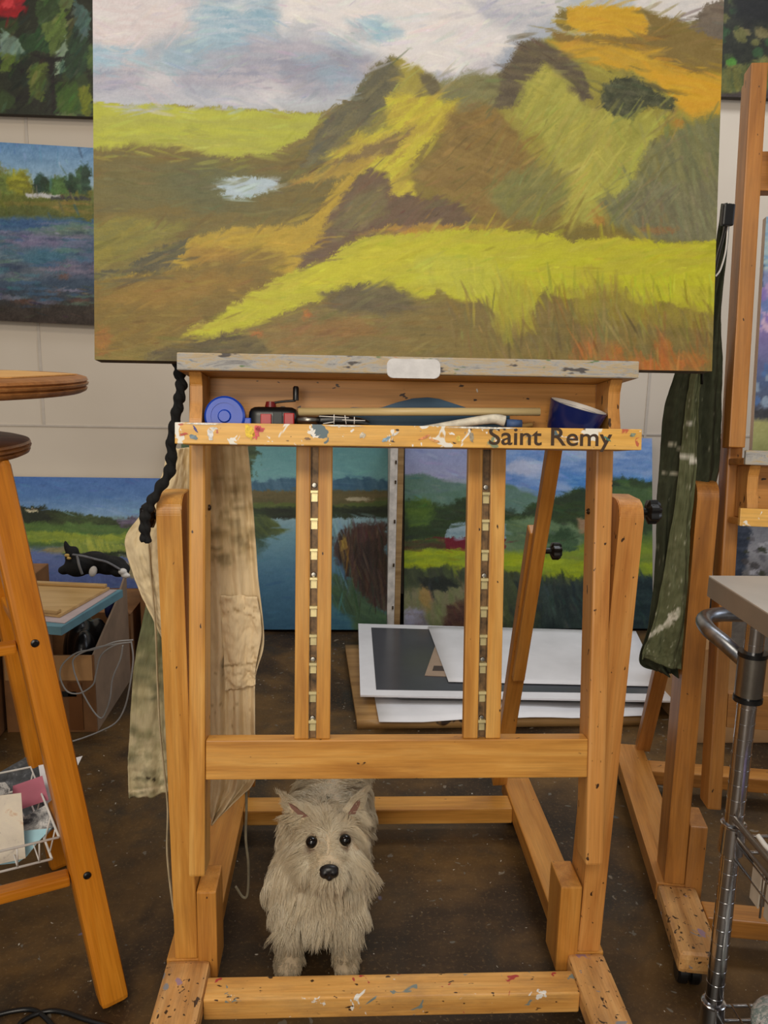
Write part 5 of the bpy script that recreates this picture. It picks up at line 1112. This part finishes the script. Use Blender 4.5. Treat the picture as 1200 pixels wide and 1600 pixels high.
    up=np.array([.3,.9,.2]); A=np.cross(tang,up); A/=np.linalg.norm(A,axis=-1,keepdims=True)+1e-9; B=np.cross(tang,A)
    rr=rad0[:,None]*(1-.85*T**1.6)[None]
    V=np.zeros((N,K,3,3))
    for k in range(3):
        an=2*math.pi*k/3; V[:,:,k]=PT+(A*math.cos(an)+B*math.sin(an))*rr[...,None]
    o0=np.array([-.03,1.5,0.]); V=(V-o0).reshape(-1,3); base=(np.arange(N)*K*3)[:,None,None]+(np.arange(K-1)*3)[None,:,None]
    k0=np.arange(3); k1=(k0+1)%3; q=np.stack([base+k0,base+k1,base+3+k1,base+3+k0],-1).reshape(-1,4)
    me=bpy.data.meshes.new(name); me.vertices.add(len(V)); me.vertices.foreach_set('co',V.reshape(-1).astype(np.float32))
    me.loops.add(q.size); me.loops.foreach_set('vertex_index',q.reshape(-1).astype(np.int32)); me.polygons.add(len(q))
    me.polygons.foreach_set('loop_start',np.arange(0,q.size,4,dtype=np.int32)); me.polygons.foreach_set('loop_total',np.full(len(q),4,dtype=np.int32))
    me.polygons.foreach_set('use_smooth',np.ones(len(q),bool)); me.update()
    # coat colour: cream, tan streaks, stained beard
    tone=vn(P[:,0]*60,P[:,2]*60+P[:,1]*30,5)*.6+rng.random(N)*.4
    c1=np.array([254,246,226.]); c2=np.array([228,206,166.]); col=c1*(1-tone[:,None]*.55)+c2*tone[:,None]*.55
    rootdark=np.ones((N,K)); rootdark[:]=1-.08*(1-T)[None]**2
    st=np.clip(1-np.abs(u+.052)/.012,0,1)*(ff>.045)*np.clip(1-np.abs(np.abs(x)-.014)/.016,0,1)*head
    st=np.maximum(st,np.clip((.019-de)/.007,0,1)*.75*head)
    col=col*(1-st[:,None]*.8)+np.array([104,62,36.])*st[:,None]*.8
    feet=np.clip((.10-P[:,2])/.08,0,1)*.3*(1-head); col=col*(1-feet[:,None])+np.array([168,142,104.])*feet[:,None]
    vc=lin(np.clip(col,0,255))[:,None,:]*rootdark[...,None]; setcol(me,np.repeat(vc,3,axis=1).reshape(-1,3))
    o=link(name,me,m_fur,dog,Matrix.Translation(Vector(o0))); o['kind']='stuff'; return o
def fur_mat():
    t=NT('dog_fur'); a=t.add('ShaderNodeVertexColor',layer_name='paint'); t.lk(a.outputs[0],t.b.inputs['Base Color'])
    t.b.inputs['Roughness'].default_value=.55; t.b.inputs['Specular IOR Level'].default_value=.3
    tr=t.add('ShaderNodeBsdfTranslucent'); t.lk(a.outputs[0],tr.inputs[0]); mx=t.add('ShaderNodeMixShader'); mx.inputs[0].default_value=.38
    out=t.n['Material Output']; t.lk(t.b.outputs[0],mx.inputs[1]); t.lk(tr.outputs[0],mx.inputs[2]); t.lk(mx.outputs[0],out.inputs[0]); return t.m
m_fur=fur_mat()
fur(72000,'shaggy_coat',3)
# ------------------------------------------------------------------ light
def area(name,loc,target,sx,sy,power,col):
    l=bpy.data.lights.new(name,'AREA'); l.shape='RECTANGLE'; l.size=sx; l.size_y=sy; l.energy=power; l.color=col
    o=bpy.data.objects.new(name,l); COL.objects.link(o); o.location=loc; d=Vector(target)-Vector(loc); o.rotation_euler=d.to_track_quat('-Z','Y').to_euler(); return o
area('ceiling_lamp',(-.5,-2.2,3.1),(0,1.4,.6),1.8,.7,78,(1,.90,.76))
area('window_or_fill_light',(-.9,-3.0,1.5),(0,1.4,.4),1.6,1.2,44,(1,.91,.78))  # unseen low front fill, added to brighten the dog's coat
area('ceiling_lamp',(-1.2,.9,3.2),(-1.2,1.2,0),1.2,.5,22,(1,.88,.72))
area('ceiling_lamp',(1.3,2.2,3.2),(1.3,2.4,0),1.6,.6,30,(.93,.96,1))
area('window_or_fill_light',(3.6,.6,2.0),(.3,3.0,.6),1.2,1.4,20,(.78,.86,1))  # cool window light from the right
w=bpy.data.worlds.new('room_light'); SC.world=w; w.use_nodes=True; w.node_tree.nodes['Background'].inputs[0].default_value=(.95,.92,.88,1); w.node_tree.nodes['Background'].inputs[1].default_value=.30
SC.view_settings.view_transform='Standard'; SC.view_settings.look='None'; SC.view_settings.gamma=1; SC.view_settings.use_curve_mapping=False; SC.view_settings.exposure=-0.06
